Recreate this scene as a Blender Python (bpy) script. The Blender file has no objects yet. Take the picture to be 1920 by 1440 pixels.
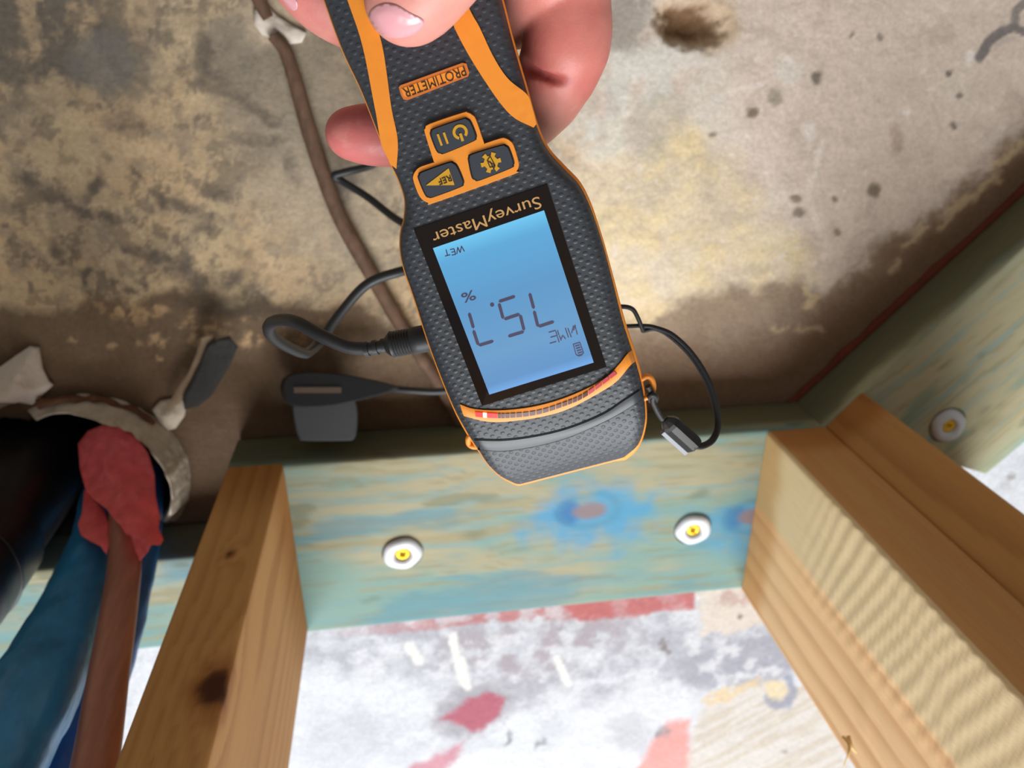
import bpy, bmesh, math
import numpy as np
from mathutils import Matrix, Vector
from mathutils.bvhtree import BVHTree
from mathutils.geometry import delaunay_2d_cdt

SC = bpy.context.scene
COL = SC.collection

# ------------------------------------------------------------------ camera
F = 1406.0                      # focal length in pixels of the 1920 wide frame
H = 0.470                       # camera height above the slab
RX, RY = -0.4355, -0.1453
MC = (Matrix.Rotation(RY, 3, 'Y') @ Matrix.Rotation(RX, 3, 'X'))
cam_d = bpy.data.cameras.new('camera'); cam = bpy.data.objects.new('camera', cam_d); COL.objects.link(cam)
cam.matrix_world = Matrix.Translation((0, 0, H)) @ MC.to_4x4()
cam_d.sensor_width = 36.0; cam_d.lens = F * 36.0 / 1920.0
cam_d.clip_start = 0.01; cam_d.clip_end = 50
cam_d.dof.use_dof = True; cam_d.dof.focus_distance = 0.228; cam_d.dof.aperture_fstop = 14.0
SC.camera = cam

# ------------------------------------------------------------------ light
world = bpy.data.worlds.new('world'); SC.world = world; world.use_nodes = True
wn = world.node_tree.nodes; wbg = wn['Background']
wbg.inputs[0].default_value = (1.0, 0.95, 0.88, 1); wbg.inputs[1].default_value = 0.19

def area(name, loc, target, size, power, col):
    l = bpy.data.lights.new(name, 'AREA'); l.shape = 'RECTANGLE'; l.size, l.size_y = size
    l.energy = power; l.color = col
    o = bpy.data.objects.new(name, l); COL.objects.link(o); o.location = loc
    o.rotation_euler = (Vector(target) - Vector(loc)).to_track_quat('-Z', 'Y').to_euler()
    return o
area('window_light', (-0.1, -2.2, 1.95), (0.1, -0.30, 0.0), (2.8, 1.8), 170, (0.95, 0.98, 1.0))
area('room_light', (1.2, 1.6, 2.3), (0.1, -0.2, 0.0), (1.6, 1.6), 2, (1.0, 0.93, 0.84))
SC.view_settings.view_transform = 'Standard'; SC.view_settings.look = 'None'
SC.view_settings.gamma = 1.0; SC.view_settings.use_curve_mapping = False
SC.view_settings.exposure = 0.22

# ------------------------------------------------------------------ helpers
MCn = np.array(MC); CP = np.array([0, 0, H])
def ray(px, py):
    return MCn @ np.array([(px - 960) / F, (720 - py) / F, -1.0])
def at_z(px, py, z=0.0):
    d = ray(px, py); return CP + d * (z - H) / d[2]
def at_d(px, py, depth):
    return CP + ray(px, py) * depth
def to_px(P):
    c = (P - CP) @ MCn
    dz = np.maximum(-c[:, 2], 0.03)
    return 960 + F * c[:, 0] / dz, 720 - F * c[:, 1] / dz
def lin(c):
    c = np.asarray(c, float) / 255.0
    return np.where(c <= 0.04045, c / 12.92, ((c + 0.055) / 1.055) ** 2.4)
def sstep(a, b, x):
    t = np.clip((x - a) / (b - a), 0, 1); return t * t * (3 - 2 * t)
def mix(a, b, m):
    return a * (1 - m[:, None]) + np.asarray(b)[None, :] * m[:, None] if np.ndim(b) == 1 else a * (1 - m[:, None]) + b * m[:, None]

def _h(ix, iy, iz, seed):
    h = (ix * 374761393 + iy * 668265263 + iz * 1274126177 + seed * 974711) & 0xffffffff
    h = ((h ^ (h >> 13)) * 1103515245) & 0xffffffff
    h = ((h ^ (h >> 16)) * 668265263) & 0xffffffff
    return ((h ^ (h >> 15)) & 0xffffff) / float(0xffffff)
def vnoise(P, seed=0):
    i = np.floor(P).astype(np.int64); f = P - i; f = f * f * (3 - 2 * f)
    r = 0
    for dx in (0, 1):
        for dy in (0, 1):
            for dz in (0, 1):
                w = (f[:, 0] if dx else 1 - f[:, 0]) * (f[:, 1] if dy else 1 - f[:, 1]) * (f[:, 2] if dz else 1 - f[:, 2])
                r = r + w * _h(i[:, 0] + dx, i[:, 1] + dy, i[:, 2] + dz, seed)
    return r
def fbm(P, sc, oct=4, seed=0, rough=0.55):
    P = np.asarray(P) * np.asarray(sc); t = 0; a = 1; n = 0
    for k in range(oct):
        t = t + a * vnoise(P * 2 ** k + 17.3 * k, seed + k); n += a; a *= rough
    return t / n                      # 0..1, mean .5

def tag(o, label=None, cat=None, group=None, kind=None):
    if label: o['label'] = label
    if cat: o['category'] = cat
    if group: o['group'] = group
    if kind: o['kind'] = kind
    return o
def empty(name, loc=(0, 0, 0), mw=None):
    o = bpy.data.objects.new(name, None); o.empty_display_size = 0.02; COL.objects.link(o)
    if mw is not None: o.matrix_world = mw
    else: o.location = loc
    return o
def obj(name, verts, faces, mat, parent=None, smooth=True, cols=None, world=False):
    me = bpy.data.meshes.new(name)
    if isinstance(faces, np.ndarray) and isinstance(verts, np.ndarray):
        n = len(faces); k = faces.shape[1]
        me.vertices.add(len(verts)); me.vertices.foreach_set('co', verts.astype(np.float32).ravel())
        me.loops.add(n * k); me.loops.foreach_set('vertex_index', faces.astype(np.int32).ravel())
        me.polygons.add(n); me.polygons.foreach_set('loop_start', np.arange(0, n * k, k, dtype=np.int32))
        me.update(calc_edges=True); me.validate()
    else:
        me.from_pydata([tuple(map(float, v)) for v in verts], [], [tuple(map(int, f)) for f in faces]); me.update()
    if smooth: me.polygons.foreach_set('use_smooth', [True] * len(me.polygons))
    if cols is not None:
        at = me.color_attributes.new('paint', 'FLOAT_COLOR', 'POINT')
        c4 = np.ones((len(me.vertices), 4), np.float32); c4[:, :3] = np.clip(cols, 0, 0.95); at.data.foreach_set('color', c4.ravel())
    me.materials.append(mat)
    o = bpy.data.objects.new(name, me); COL.objects.link(o)
    if parent is not None: o.parent = parent
    return o
def fix_normals(o):
    bm = bmesh.new(); bm.from_mesh(o.data); bmesh.ops.recalc_face_normals(bm, faces=bm.faces); bm.to_mesh(o.data); bm.free(); return o
def sharp(o, deg=40):
    o.data.set_sharp_from_angle(angle=math.radians(deg)); return o
def bevel(o, w, seg=2):
    m = o.modifiers.new('bevel', 'BEVEL'); m.width = w; m.segments = seg; m.limit_method = 'ANGLE'; m.angle_limit = math.radians(35); return o

def crom(pts, n, closed=False):
    P = np.array(pts, float); N = len(P); out = []
    segs = N if closed else N - 1
    for i in range(segs):
        if closed: a, b, c, d = P[(i - 1) % N], P[i], P[(i + 1) % N], P[(i + 2) % N]
        else:
            b, c = P[i], P[i + 1]
            a = P[i - 1] if i > 0 else 2 * b - c
            d = P[i + 2] if i + 2 < N else 2 * c - b
        for k in range(n):
            t = k / n
            out.append(0.5 * ((2 * b) + (c - a) * t + (2 * a - 5 * b + 4 * c - d) * t * t + (3 * b - a - 3 * c + d) * t ** 3))
    if not closed: out.append(P[-1])
    return np.array(out)
def tube_vf(path, rad, seg=12, closed=False, flat=None, flatdir=None, base=0):
    """swept tube; rad scalar or per point; returns verts, faces"""
    P = np.asarray(path, float); n = len(P); rad = np.broadcast_to(np.asarray(rad, float), (n,))
    T = np.roll(P, -1, 0) - np.roll(P, 1, 0)
    if not closed: T[0] = P[1] - P[0]; T[-1] = P[-1] - P[-2]
    T /= np.linalg.norm(T, axis=1)[:, None] + 1e-12
    up = np.array([0, 0, 1.0]) if abs(T[0][2]) < 0.9 else np.array([1.0, 0, 0])
    A = np.cross(T[0], up); A /= np.linalg.norm(A)
    V = []; Fc = []
    for i in range(n):
        A = A - T[i] * (A @ T[i]); A /= np.linalg.norm(A); B = np.cross(T[i], A)
        for k in range(seg):
            a = 2 * math.pi * k / seg
            off = A * math.cos(a) + B * math.sin(a)
            off = off * rad[i]
            if flat is not None:
                fd = np.asarray(flatdir); off = off - fd * (off @ fd) * (1 - flat)
            V.append(P[i] + off)
    m = n if closed else n - 1
    for i in range(m):
        j = (i + 1) % n
        for k in range(seg):
            k2 = (k + 1) % seg
            Fc.append((base + i * seg + k, base + i * seg + k2, base + j * seg + k2, base + j * seg + k))
    if not closed:
        Fc.append(tuple(base + k for k in range(seg))[::-1]); Fc.append(tuple(base + (n - 1) * seg + k for k in range(seg)))
    return V, Fc
def tube(name, path, rad, mat, parent=None, seg=12, closed=False, **kw):
    V, Fc = tube_vf(path, rad, seg, closed, **kw)
    return sharp(fix_normals(obj(name, V, Fc, mat, parent)), 50)

# ------------------------------------------------------------------ materials
def mat(name, col=None, rough=0.5, metal=0.0, spec=0.5, attr=False, bump=None, var=None, emit=None, sss=None, coat=0, srgb=True, trans=0):
    m = bpy.data.materials.new(name); m.use_nodes = True; nt = m.node_tree; N = nt.nodes; L = nt.links
    b = N['Principled BSDF']; b.inputs['Roughness'].default_value = rough; b.inputs['Metallic'].default_value = metal
    b.inputs['Specular IOR Level'].default_value = spec; b.inputs['Coat Weight'].default_value = coat
    if trans: b.inputs['Transmission Weight'].default_value = trans
    tc = N.new('ShaderNodeTexCoord')
    src = None
    if attr:
        a = N.new('ShaderNodeAttribute'); a.attribute_name = 'paint'; src = a.outputs['Color']
    else:
        c = lin(col) if srgb else np.asarray(col)
        rgb = N.new('ShaderNodeRGB'); rgb.outputs[0].default_value = (*c, 1); src = rgb.outputs[0]
    if var:                                   # (scale vec, amount): colour value variation
        mp = N.new('ShaderNodeMapping'); mp.inputs['Scale'].default_value = var[0]; L.new(tc.outputs['Object'], mp.inputs[0])
        nz = N.new('ShaderNodeTexNoise'); nz.inputs['Scale'].default_value = 1; nz.inputs['Detail'].default_value = 6; nz.inputs['Roughness'].default_value = 0.72
        L.new(mp.outputs[0], nz.inputs['Vector'])
        mr = N.new('ShaderNodeMapRange'); mr.inputs[1].default_value = 0.25; mr.inputs[2].default_value = 0.75
        mr.inputs[3].default_value = 1 - var[1]; mr.inputs[4].default_value = 1 + var[1]; L.new(nz.outputs[0], mr.inputs[0])
        mx = N.new('ShaderNodeMix'); mx.data_type = 'RGBA'; mx.blend_type = 'MULTIPLY'; mx.inputs[0].default_value = 1
        L.new(src, mx.inputs[6]); L.new(mr.outputs[0], mx.inputs[7]); src = mx.outputs[2]
    L.new(src, b.inputs['Base Color'])
    if bump:                                  # list of (scale vec, strength, distance)
        prev = None
        for sc, st, di in bump:
            mp = N.new('ShaderNodeMapping'); mp.inputs['Scale'].default_value = sc; L.new(tc.outputs['Object'], mp.inputs[0])
            nz = N.new('ShaderNodeTexNoise'); nz.inputs['Scale'].default_value = 1; nz.inputs['Detail'].default_value = 5
            L.new(mp.outputs[0], nz.inputs['Vector'])
            bp = N.new('ShaderNodeBump'); bp.inputs['Strength'].default_value = st; bp.inputs['Distance'].default_value = di
            L.new(nz.outputs[0], bp.inputs['Height'])
            if prev: L.new(prev, bp.inputs['Normal'])
            prev = bp.outputs[0]
        L.new(prev, b.inputs['Normal'])
    if emit:
        b.inputs['Emission Color'].default_value = (*lin(emit[0]), 1); b.inputs['Emission Strength'].default_value = emit[1]
    if sss:
        b.inputs['Subsurface Weight'].default_value = sss[0]; b.inputs['Subsurface Radius'].default_value = sss[1]; b.inputs['Subsurface Scale'].default_value = sss[2]
    return m

M_CONC = mat('concrete', attr=True, rough=0.85, spec=0.3, var=((420, 420, 420), 0.22), bump=[((420, 420, 420), 0.35, 0.0012), ((90, 90, 90), 0.3, 0.002)])
M_PINE_T = mat('treated_pine', attr=True, rough=0.7, spec=0.3, var=((60, 900, 900), 0.10), bump=[((60, 700, 700), 0.25, 0.0006)])
M_STUD = mat('pine_stud', attr=True, rough=0.7, spec=0.25, var=((900, 900, 50), 0.10), bump=[((900, 900, 40), 0.25, 0.0005)])
M_WHITE = mat('white_plastic', (204, 208, 214), 0.4)
M_YELLOW = mat('yellow_zinc', (225, 180, 30), 0.35, metal=0.5, var=((700, 700, 700), 0.3))
M_BLACKPIPE = mat('black_pipe', (20, 18, 20), 0.38, var=((60, 60, 60), 0.4), bump=[((80, 80, 80), 0.15, 0.002)])
M_BLUE = mat('blue_sleeve', (38, 120, 172), 0.36, var=((45, 45, 20), 0.4), bump=[((60, 60, 25), 0.5, 0.004)])
M_BLUE2 = mat('dark_blue_sleeve', (30, 92, 160), 0.4, var=((50, 50, 30), 0.45), bump=[((70, 70, 30), 0.5, 0.004)])
M_COPPER = mat('tarnished_copper', (156, 104, 88), 0.42, metal=0.1, var=((160, 160, 18), 0.3))
M_PINK = mat('pink_tape', (226, 96, 100), 0.5, var=((55, 55, 55), 0.3), sss=(0.25, (1, .3, .3), 0.002), bump=[((120, 120, 120), 0.4, 0.002)])
M_PLASTER = mat('plaster', (196, 182, 162), 0.85, var=((90, 90, 90), 0.25), bump=[((160, 160, 160), 0.6, 0.003)])
M_RUST = mat('rust', (96, 60, 36), 0.9, var=((120, 120, 120), 0.5), bump=[((200, 200, 200), 0.6, 0.002)])
M_PAPER = mat('crumpled_paper', (216, 204, 190), 0.85, var=((80, 80, 80), 0.12), bump=[((90, 90, 90), 0.5, 0.004)])
M_TAB = mat('bitumen_tab', (42, 39, 36), 0.8, var=((120, 120, 120), 0.3), bump=[((200, 200, 200), 0.5, 0.002)])
M_TABEDGE = mat('tan_backing', (132, 110, 86), 0.85, var=((120, 120, 120), 0.25))
M_ROD = mat('rusty_rod', (98, 72, 54), 0.75, var=((140, 60, 140), 0.45), bump=[((300, 120, 300), 0.5, 0.0015)])
M_RED = mat('red_membrane', (120, 58, 40), 0.7, var=((80, 80, 80), 0.35))
M_CABLE = mat('black_rubber_cable', (34, 35, 37), 0.5, bump=[((500, 500, 500), 0.1, 0.0004)])
M_PROBE = mat('probe_plastic', (28, 28, 30), 0.5)
M_PROBE2 = mat('probe_block_plastic', (62, 63, 66), 0.55)
M_PLABEL = mat('probe_label', (96, 80, 68), 0.6)
M_ORANGE = mat('orange_rubber', (238, 145, 44), 0.5, var=((250, 250, 250), 0.05))
M_ORANGE_D = mat('orange_badge', (206, 116, 50), 0.4)
M_DARK = mat('smooth_dark_plastic', (50, 54, 59), 0.42)
M_BUTTON = mat('button_rubber', (52, 57, 65), 0.5)
M_GAP = mat('black_gap', (14, 11, 10), 0.7)
M_ICON = mat('icon_yellow', (206, 152, 30), 0.5)
M_BEZEL = mat('bezel_glass', (24, 17, 14), 0.12, spec=0.5)
M_LETTER = mat('tan_lettering', (196, 150, 92), 0.5)
M_LCDINK = mat('lcd_ink', (62, 55, 84), 0.5)
M_LETDARK = mat('dark_lettering', (40, 24, 18), 0.6)
M_LED = mat('led_window', (84, 34, 34), 0.25)
M_LEDP = mat('led_window_pink', (190, 70, 80), 0.25)
M_LEDR = mat('led_lit', (200, 6, 8), 0.3, emit=((255, 8, 10), 1.1))
M_LEDH = mat('led_hot', (255, 160, 120), 0.3, emit=((255, 190, 130), 3.0))
M_CORD = mat('black_cord', (26, 25, 26), 0.6, bump=[((1500, 1500, 1500), 0.4, 0.0004)])
M_SLIDER = mat('black_slider', (22, 20, 20), 0.3)
M_SLIDERG = mat('grey_slider_side', (138, 142, 152), 0.35)
M_SKIN = mat('skin', attr=True, rough=0.45, spec=0.4, var=((160, 160, 160), 0.07), sss=(0.3, (1.0, 0.35, 0.2), 0.003), bump=[((1400, 1400, 1400), 0.12, 0.0004), ((350, 350, 350), 0.12, 0.0008)])
M_NAIL = mat('fingernail', (226, 164, 170), 0.22, spec=0.6, sss=(0.2, (1, .4, .3), 0.002))

def dotted(name, col):
    """dark rubber with a lattice of small domes (relief only)"""
    m = mat(name, col, 0.5); nt = m.node_tree; N = nt.nodes; L = nt.links; b = N['Principled BSDF']
    tc = N.new('ShaderNodeTexCoord'); res = []
    for off in (0.0, 0.5):
        mp = N.new('ShaderNodeVectorMath'); mp.operation = 'MULTIPLY_ADD'
        mp.inputs[1].default_value = (1 / 0.0036, 1 / 0.0029, 0); mp.inputs[2].default_value = (off, off, 0)
        L.new(tc.outputs['Object'], mp.inputs[0])
        fr = N.new('ShaderNodeVectorMath'); fr.operation = 'FRACTION'; L.new(mp.outputs[0], fr.inputs[0])
        sb = N.new('ShaderNodeVectorMath'); sb.operation = 'SUBTRACT'; sb.inputs[1].default_value = (.5, .5, 0); L.new(fr.outputs[0], sb.inputs[0])
        ln = N.new('ShaderNodeVectorMath'); ln.operation = 'LENGTH'; L.new(sb.outputs[0], ln.inputs[0]); res.append(ln.outputs['Value'])
    mn = N.new('ShaderNodeMath'); mn.operation = 'MINIMUM'; L.new(res[0], mn.inputs[0]); L.new(res[1], mn.inputs[1])
    mr = N.new('ShaderNodeMapRange'); mr.interpolation_type = 'SMOOTHSTEP'
    mr.inputs[1].default_value = 0.08; mr.inputs[2].default_value = 0.26; mr.inputs[3].default_value = 1; mr.inputs[4].default_value = 0
    L.new(mn.outputs[0], mr.inputs[0])
    bp = N.new('ShaderNodeBump'); bp.inputs['Strength'].default_value = 0.38; bp.inputs['Distance'].default_value = 0.0004
    L.new(mr.outputs[0], bp.inputs['Height']); L.new(bp.outputs[0], b.inputs['Normal'])
    return m
M_GRIP = dotted('dimpled_grey_rubber', (49, 53, 59))

# ------------------------------------------------------------------ pixel masks for stains (authoring only: evaluated on floor points)
def ell(X, Y, cx, cy, rx, ry, ang=0, soft=0.35):
    a = math.radians(ang); dx, dy = X - cx, Y - cy
    u = (dx * math.cos(a) + dy * math.sin(a)) / rx; v = (-dx * math.sin(a) + dy * math.cos(a)) / ry
    return 1 - sstep(1 - soft, 1 + soft, np.hypot(u, v))
def dseg(X, Y, a, b):
    ax, ay = a; bx, by = b; dx, dy = bx - ax, by - ay
    t = np.clip(((X - ax) * dx + (Y - ay) * dy) / (dx * dx + dy * dy + 1e-9), 0, 1)
    return np.hypot(X - ax - t * dx, Y - ay - t * dy)
def polym(X, Y, pts, soft=6):
    d = np.full(X.shape, 1e9); ins = np.zeros(X.shape, bool); n = len(pts)
    for i in range(n):
        a, b = pts[i], pts[(i + 1) % n]
        d = np.minimum(d, dseg(X, Y, a, b))
        c = ((a[1] > Y) != (b[1] > Y)) & (X < (b[0] - a[0]) * (Y - a[1]) / (b[1] - a[1] + 1e-9) + a[0]); ins ^= c
    sd = np.where(ins, -d, d); return 1 - sstep(-soft, soft, sd)
def stroke(X, Y, pts, w, soft=3):
    d = np.full(X.shape, 1e9)
    for a, b in zip(pts[:-1], pts[1:]): d = np.minimum(d, dseg(X, Y, a, b))
    return 1 - sstep(w - soft, w + soft, d)

# ------------------------------------------------------------------ floor slab (one slab under both rooms)
PT = 0.040                                            # plate thickness
HOLES = [(-0.215, -0.270, 0.053), (-0.2655, -0.270, 0.046)]
def build_floor():
    st = 0.0014
    xs = np.concatenate([np.linspace(-1.6, -0.42, 60)[:-1], np.arange(-0.42, 0.66, st), np.linspace(0.66, 1.8, 58)])
    ys = np.concatenate([np.linspace(-1.9, -0.70, 60)[:-1], np.arange(-0.70, 0.06, st), np.linspace(0.06, 1.4, 67)])
    gx, gy = np.meshgrid(xs, ys); n, m = gx.shape[1], gx.shape[0]
    P = np.stack([gx.ravel(), gy.ravel(), np.zeros(gx.size)], 1)
    X, Y = to_px(P)
    n1 = fbm(P, 28, 5, 1); n2 = fbm(P, 75, 5, 2, 0.65); n3 = fbm(P, 220, 3, 3); n4 = fbm(P, 11, 4, 4)
    wX = X + (fbm(P, 45, 5, 7, .7) - .5) * 130; wY = Y + (fbm(P, 45, 5, 8, .7) - .5) * 130
    fX = X + (fbm(P, 110, 4, 9, .7) - .5) * 44; fY = Y + (fbm(P, 110, 4, 10, .7) - .5) * 44
    # --- near room: bare damp concrete
    tan, grey, dark = lin((190, 163, 128)), lin((130, 120, 107)), lin((100, 92, 82))
    c = np.tile(tan, (len(P), 1))
    c = mix(c, lin((170, 151, 125)), sstep(.45, .6, n4))
    c = mix(c, lin((118, 106, 92)), sstep(.58, .66, fbm(P, 130, 4, 33, .7)) * .35)
    c = mix(c, grey, sstep(.53, .64, n2) * .5)
    c = mix(c, lin((193, 170, 134)), sstep(.56, .66, n1) * .6)
    lf = sstep(900, 700, wX)
    bl = fbm(P, 62, 5, 35, .7); bl2 = fbm(P, (30, 30, 1), 3, 36)
    c = mix(c, lin((106, 95, 82)), sstep(.575, .615, bl + (bl2 - .5) * .25) * lf * .62)
    c = mix(c, lin((208, 183, 146)), sstep(.60, .64, fbm(P, 85, 5, 38, .7)) * lf * .45)
    c = mix(c, lin((96, 84, 72)), sstep(.64, .68, fbm(P, 170, 3, 39)) * .4)
    c = mix(c, dark, ell(wX, wY, 60, 60, 230, 150, 20, .5) * (.35 + .6 * sstep(.42, .6, n2)))
    c = mix(c, lin((112, 107, 100)), ell(fX, fY, 190, 120, 62, 60, 20, .3) * .85)
    c = mix(c, lin((140, 128, 110)), ell(wX, wY, 560, 190, 150, 220, -15, .6) * .8)
    c = mix(c, lin((128, 118, 104)), ell(wX, wY, 450, 120, 80, 70, 0, .5) * .6)
    c = mix(c, lin((176, 160, 138)), ell(wX, wY, 610, 420, 90, 150, -25, .6) * .7)
    for (x, y, rx, ry, a) in [(230, 222, 26, 26, 30), (108, 465, 24, 14, 35), (414, 368, 24, 15, 15), (382, 423, 27, 15, -25), (345, 390, 34, 12, 30), (300, 378, 12, 20, -40),
                              (470, 470, 15, 11, 0), (562, 530, 8, 7, 0), (170, 355, 24, 11, -55), (160, 395, 30, 8, 10), (60, 345, 45, 16, 30), (18, 388, 22, 18, 0), (110, 375, 34, 9, 15),
                              (215, 410, 26, 7, 20), (480, 262, 45, 10, 5), (545, 320, 14, 28, -10), (250, 470, 20, 10, 10), (310, 500, 60, 18, 30), (355, 520, 40, 14, 40), (240, 545, 20, 9, 0),
                              (160, 520, 8, 14, 0), (55, 540, 7, 16, 0), (430, 520, 40, 14, -15), (250, 320, 22, 9, 60), (480, 205, 60, 10, 35), (400, 150, 38, 20, 20), (380, 100, 16, 40, 0), (640, 340, 30, 60, 10)]:
        c = mix(c, lin((100, 90, 80)), ell(fX, fY, x, y, rx, ry, a, .6) * (.5 + .4 * sstep(.35, .6, n2)))
    # right of the meter: pale grey, cream and pinkish areas
    mr = sstep(1010, 1160, wX)
    c = mix(c, lin((204, 187, 172)) * (0.9 + .2 * n2[:, None]), mr)
    c = mix(c, lin((201, 197, 187)), ell(wX, wY, 1200, 230, 150, 190, 10, .5) * sstep(.3, .6, n2) * .9)
    c = mix(c, lin((212, 192, 154)), polym(wX, wY, [(1080, 330), (1250, 200), (1330, 250), (1440, 400), (1530, 500), (1535, 530), (1400, 545), (1290, 555), (1170, 600), (1060, 640)], 40) * (.55 + .5 * sstep(.35, .6, n2)))
    c = mix(c, lin((165, 158, 148)), ell(wX, wY, 1230, 240, 45, 60, 40, .5) * .6)
    c = mix(c, lin((136, 128, 120)), ell(wX, wY, 1165, 30, 60, 55, 0, .5) * .75)
    c = mix(c, lin((206, 193, 178)), sstep(.55, .72, n1) * mr * .45)
    c = mix(c, lin((172, 156, 142)), sstep(.56, .72, fbm(P, 55, 5, 31, .65)) * mr * .4)
    c = mix(c, lin((222, 210, 198)), sstep(.72, .80, fbm(P, 160, 3, 37)) * mr * .5)
    for (x, y, rx, ry, col, k) in [(1415, 212, 13, 10, (112, 100, 84), .9), (1455, 182, 15, 14, (140, 130, 114), .8), (1533, 148, 12, 11, (108, 98, 86), .9), (1640, 358, 10, 18, (112, 98, 82), .9), (1333, 250, 8, 6, (118, 106, 94), .8),
                                   (1492, 375, 12, 8, (116, 100, 86), .8), (1498, 402, 12, 10, (116, 100, 86), .8), (1570, 373, 7, 6, (110, 94, 80), .8), (1800, 180, 7, 6, (100, 90, 80), .8), (1792, 234, 6, 6, (100, 90, 80), .8), (1652, 67, 7, 7, (120, 108, 98), .8),
                                   (1600, 70, 6, 5, (120, 108, 98), .8), (1780, 138, 6, 5, (90, 80, 74), .9), (1573, 438, 7, 6, (118, 100, 88), .8), (1405, 255, 6, 6, (222, 214, 202), .8), (1700, 215, 8, 5, (226, 214, 204), .9),
                                   (1480, 130, 30, 26, (212, 202, 190), .9), (1520, 250, 12, 24, (212, 202, 192), .7), (1470, 40, 14, 20, (205, 192, 180), .6), (1820, 105, 10, 12, (228, 220, 212), .8), (1890, 75, 26, 6, (150, 140, 134), .4), (1675, 330, 16, 9, (200, 182, 168), .7), (1685, 260, 10, 26, (160, 140, 126), .6)]:
        c = mix(c, lin(col), ell(fX * .5 + X * .5, fY * .5 + Y * .5, x, y, rx, ry, 0, .4) * k)
    for pts in ([(1546, 268), (1527, 330)], [(1522, 340), (1518, 372)], [(1524, 395), (1538, 430)], [(1430, 160), (1360, 170)]):
        c = mix(c, lin((216, 204, 192)), stroke(fX * .3 + X * .7, fY * .3 + Y * .7, pts, 5, 4) * .8)
    # damp band beside the plates (wet edge with its own ragged outline)
    dampL = polym(fX * .6 + wX * .4, fY * .6 + wY * .4, [(-900, 575), (0, 575), (90, 585), (170, 560), (240, 572), (330, 540), (420, 565), (520, 560), (600, 580), (680, 570), (760, 640), (840, 700), (840, 1500), (-900, 1500)], 12)
    dampR = polym(fX * .5 + wX * .5, fY * .5 + wY * .5, [(1000, 650), (1170, 610), (1290, 555), (1400, 540), (1500, 522), (1540, 560), (1600, 520), (1690, 440), (1800, 360), (2100, 60), (2400, 200), (1500, 1200), (900, 1000)], 16)
    brown = lin((112, 92, 72))
    c = mix(c, brown * (0.8 + .4 * n2[:, None]), dampL * .92)
    c = mix(c, lin((136, 115, 94)) * (0.85 + .3 * n2[:, None]), dampR * .9)
    d2 = polym(wX, wY, [(-900, 640), (0, 640), (250, 690), (480, 650), (860, 740), (860, 1500), (-900, 1500)], 40)  # inner part: shade in front of the plate painted over the damp
    c = mix(c, lin((92, 70, 50)), d2 * .75)
    d3 = polym(wX, wY, [(900, 760), (1190, 660), (1480, 640), (1620, 520), (1960, 230), (2100, 400), (1500, 1000), (900, 900)], 45)  # same painted plate shade, right of the meter
    c = mix(c, lin((116, 89, 67)), d3 * .72)
    c = mix(c, lin((70, 62, 54)), ell(fX, fY, 440, 570, 110, 24, 5, .5) * .6)
    # pale specks over the damp band
    sp = sstep(.50, .62, n3) * sstep(.42, .56, n2)
    c = mix(c, lin((190, 156, 116)), ell(wX, wY, 360, 600, 200, 24, 8, .6) * sp * .8)
    for (x, y, rx, ry) in [(140, 640, 16, 10), (212, 652, 18, 8), (250, 640, 12, 10), (290, 638, 18, 9), (355, 610, 30, 12), (470, 640, 25, 12), (300, 585, 25, 10), (225, 580, 20, 14), (295, 668, 8, 6)]:
        c = mix(c, lin((200, 166, 126)), ell(fX, fY, x, y, rx * .8, ry * .8, 0, .6) * sstep(.4, .55, n3) * .8)
    for pts, w in (([(1672, 505), (1680, 494)], 7), ([(1700, 470), (1735, 425)], 6), ([(1760, 425), (1800, 385), (1870, 335)], 11), ([(1865, 312), (1925, 275)], 11), ([(1510, 540), (1530, 560), (1515, 580)], 10), ([(1455, 618), (1475, 620)], 6), ([(1500, 620), (1540, 617)], 5)):
        c = mix(c, lin((204, 180, 142)), stroke(fX, fY, pts, w * .75, 6) * .7)
    c = mix(c, lin((214, 190, 150)), ell(fX, fY, 1210, 590, 42, 20, -15, .4) * .8)
    # grey painted arc near the top right, spall with plaster
    c = mix(c, lin((112, 106, 104)), stroke(X * .8 + fX * .2, Y * .8 + fY * .2, [(1838, 108), (1852, 84), (1876, 60), (1905, 52), (1925, 60)], 9, 2) * .92)
    c = mix(c, lin((120, 114, 110)), stroke(X, Y, [(1905, 50), (1908, 20), (1925, 5)], 8, 2) * .85)
    c = mix(c, lin((204, 196, 186)), polym(fX, fY, [(1208, 95), (1240, 66), (1300, 74), (1345, 95), (1330, 125), (1290, 132), (1240, 115)], 8) * .75)
    c = mix(c, lin((176, 150, 118)), ell(fX, fY, 1310, 40, 80, 58, 10, .25) * .7)
    hol = ell(fX, fY, 1296, 42, 56, 40, 15, .4)
    c = mix(c, lin((112, 78, 46)), ell(fX, fY, 1296, 42, 50, 36, 15, .3) * (.6 + .4 * n2))
    c = mix(c, lin((196, 176, 150)), ell(fX, fY, 510, 40, 50, 45, 30, .5) * .7)
    # --- far room: old white and grey floor paint over screed
    far = (P[:, 1] < -0.300) & ((P[:, 1] < -0.36) | (P[:, 0] < .36))
    ang = math.radians(46.7); fd = (P[:, 0] - 0.3083) * math.sin(ang) - (P[:, 1] + 0.2232) * math.cos(ang)
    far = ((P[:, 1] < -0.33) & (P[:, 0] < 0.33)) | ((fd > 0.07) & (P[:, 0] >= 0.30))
    w = np.tile(lin((228, 230, 235)), (len(P), 1))
    w = mix(w, lin((204, 206, 214)), sstep(.46, .66, n1) * .5)
    band = polym(wX, wY, [(480, 1195), (800, 1170), (1400, 1130), (1540, 1180), (1560, 1260), (1400, 1300), (1290, 1275), (1100, 1320), (900, 1330), (760, 1280), (560, 1230), (400, 1250)], 30)
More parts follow.
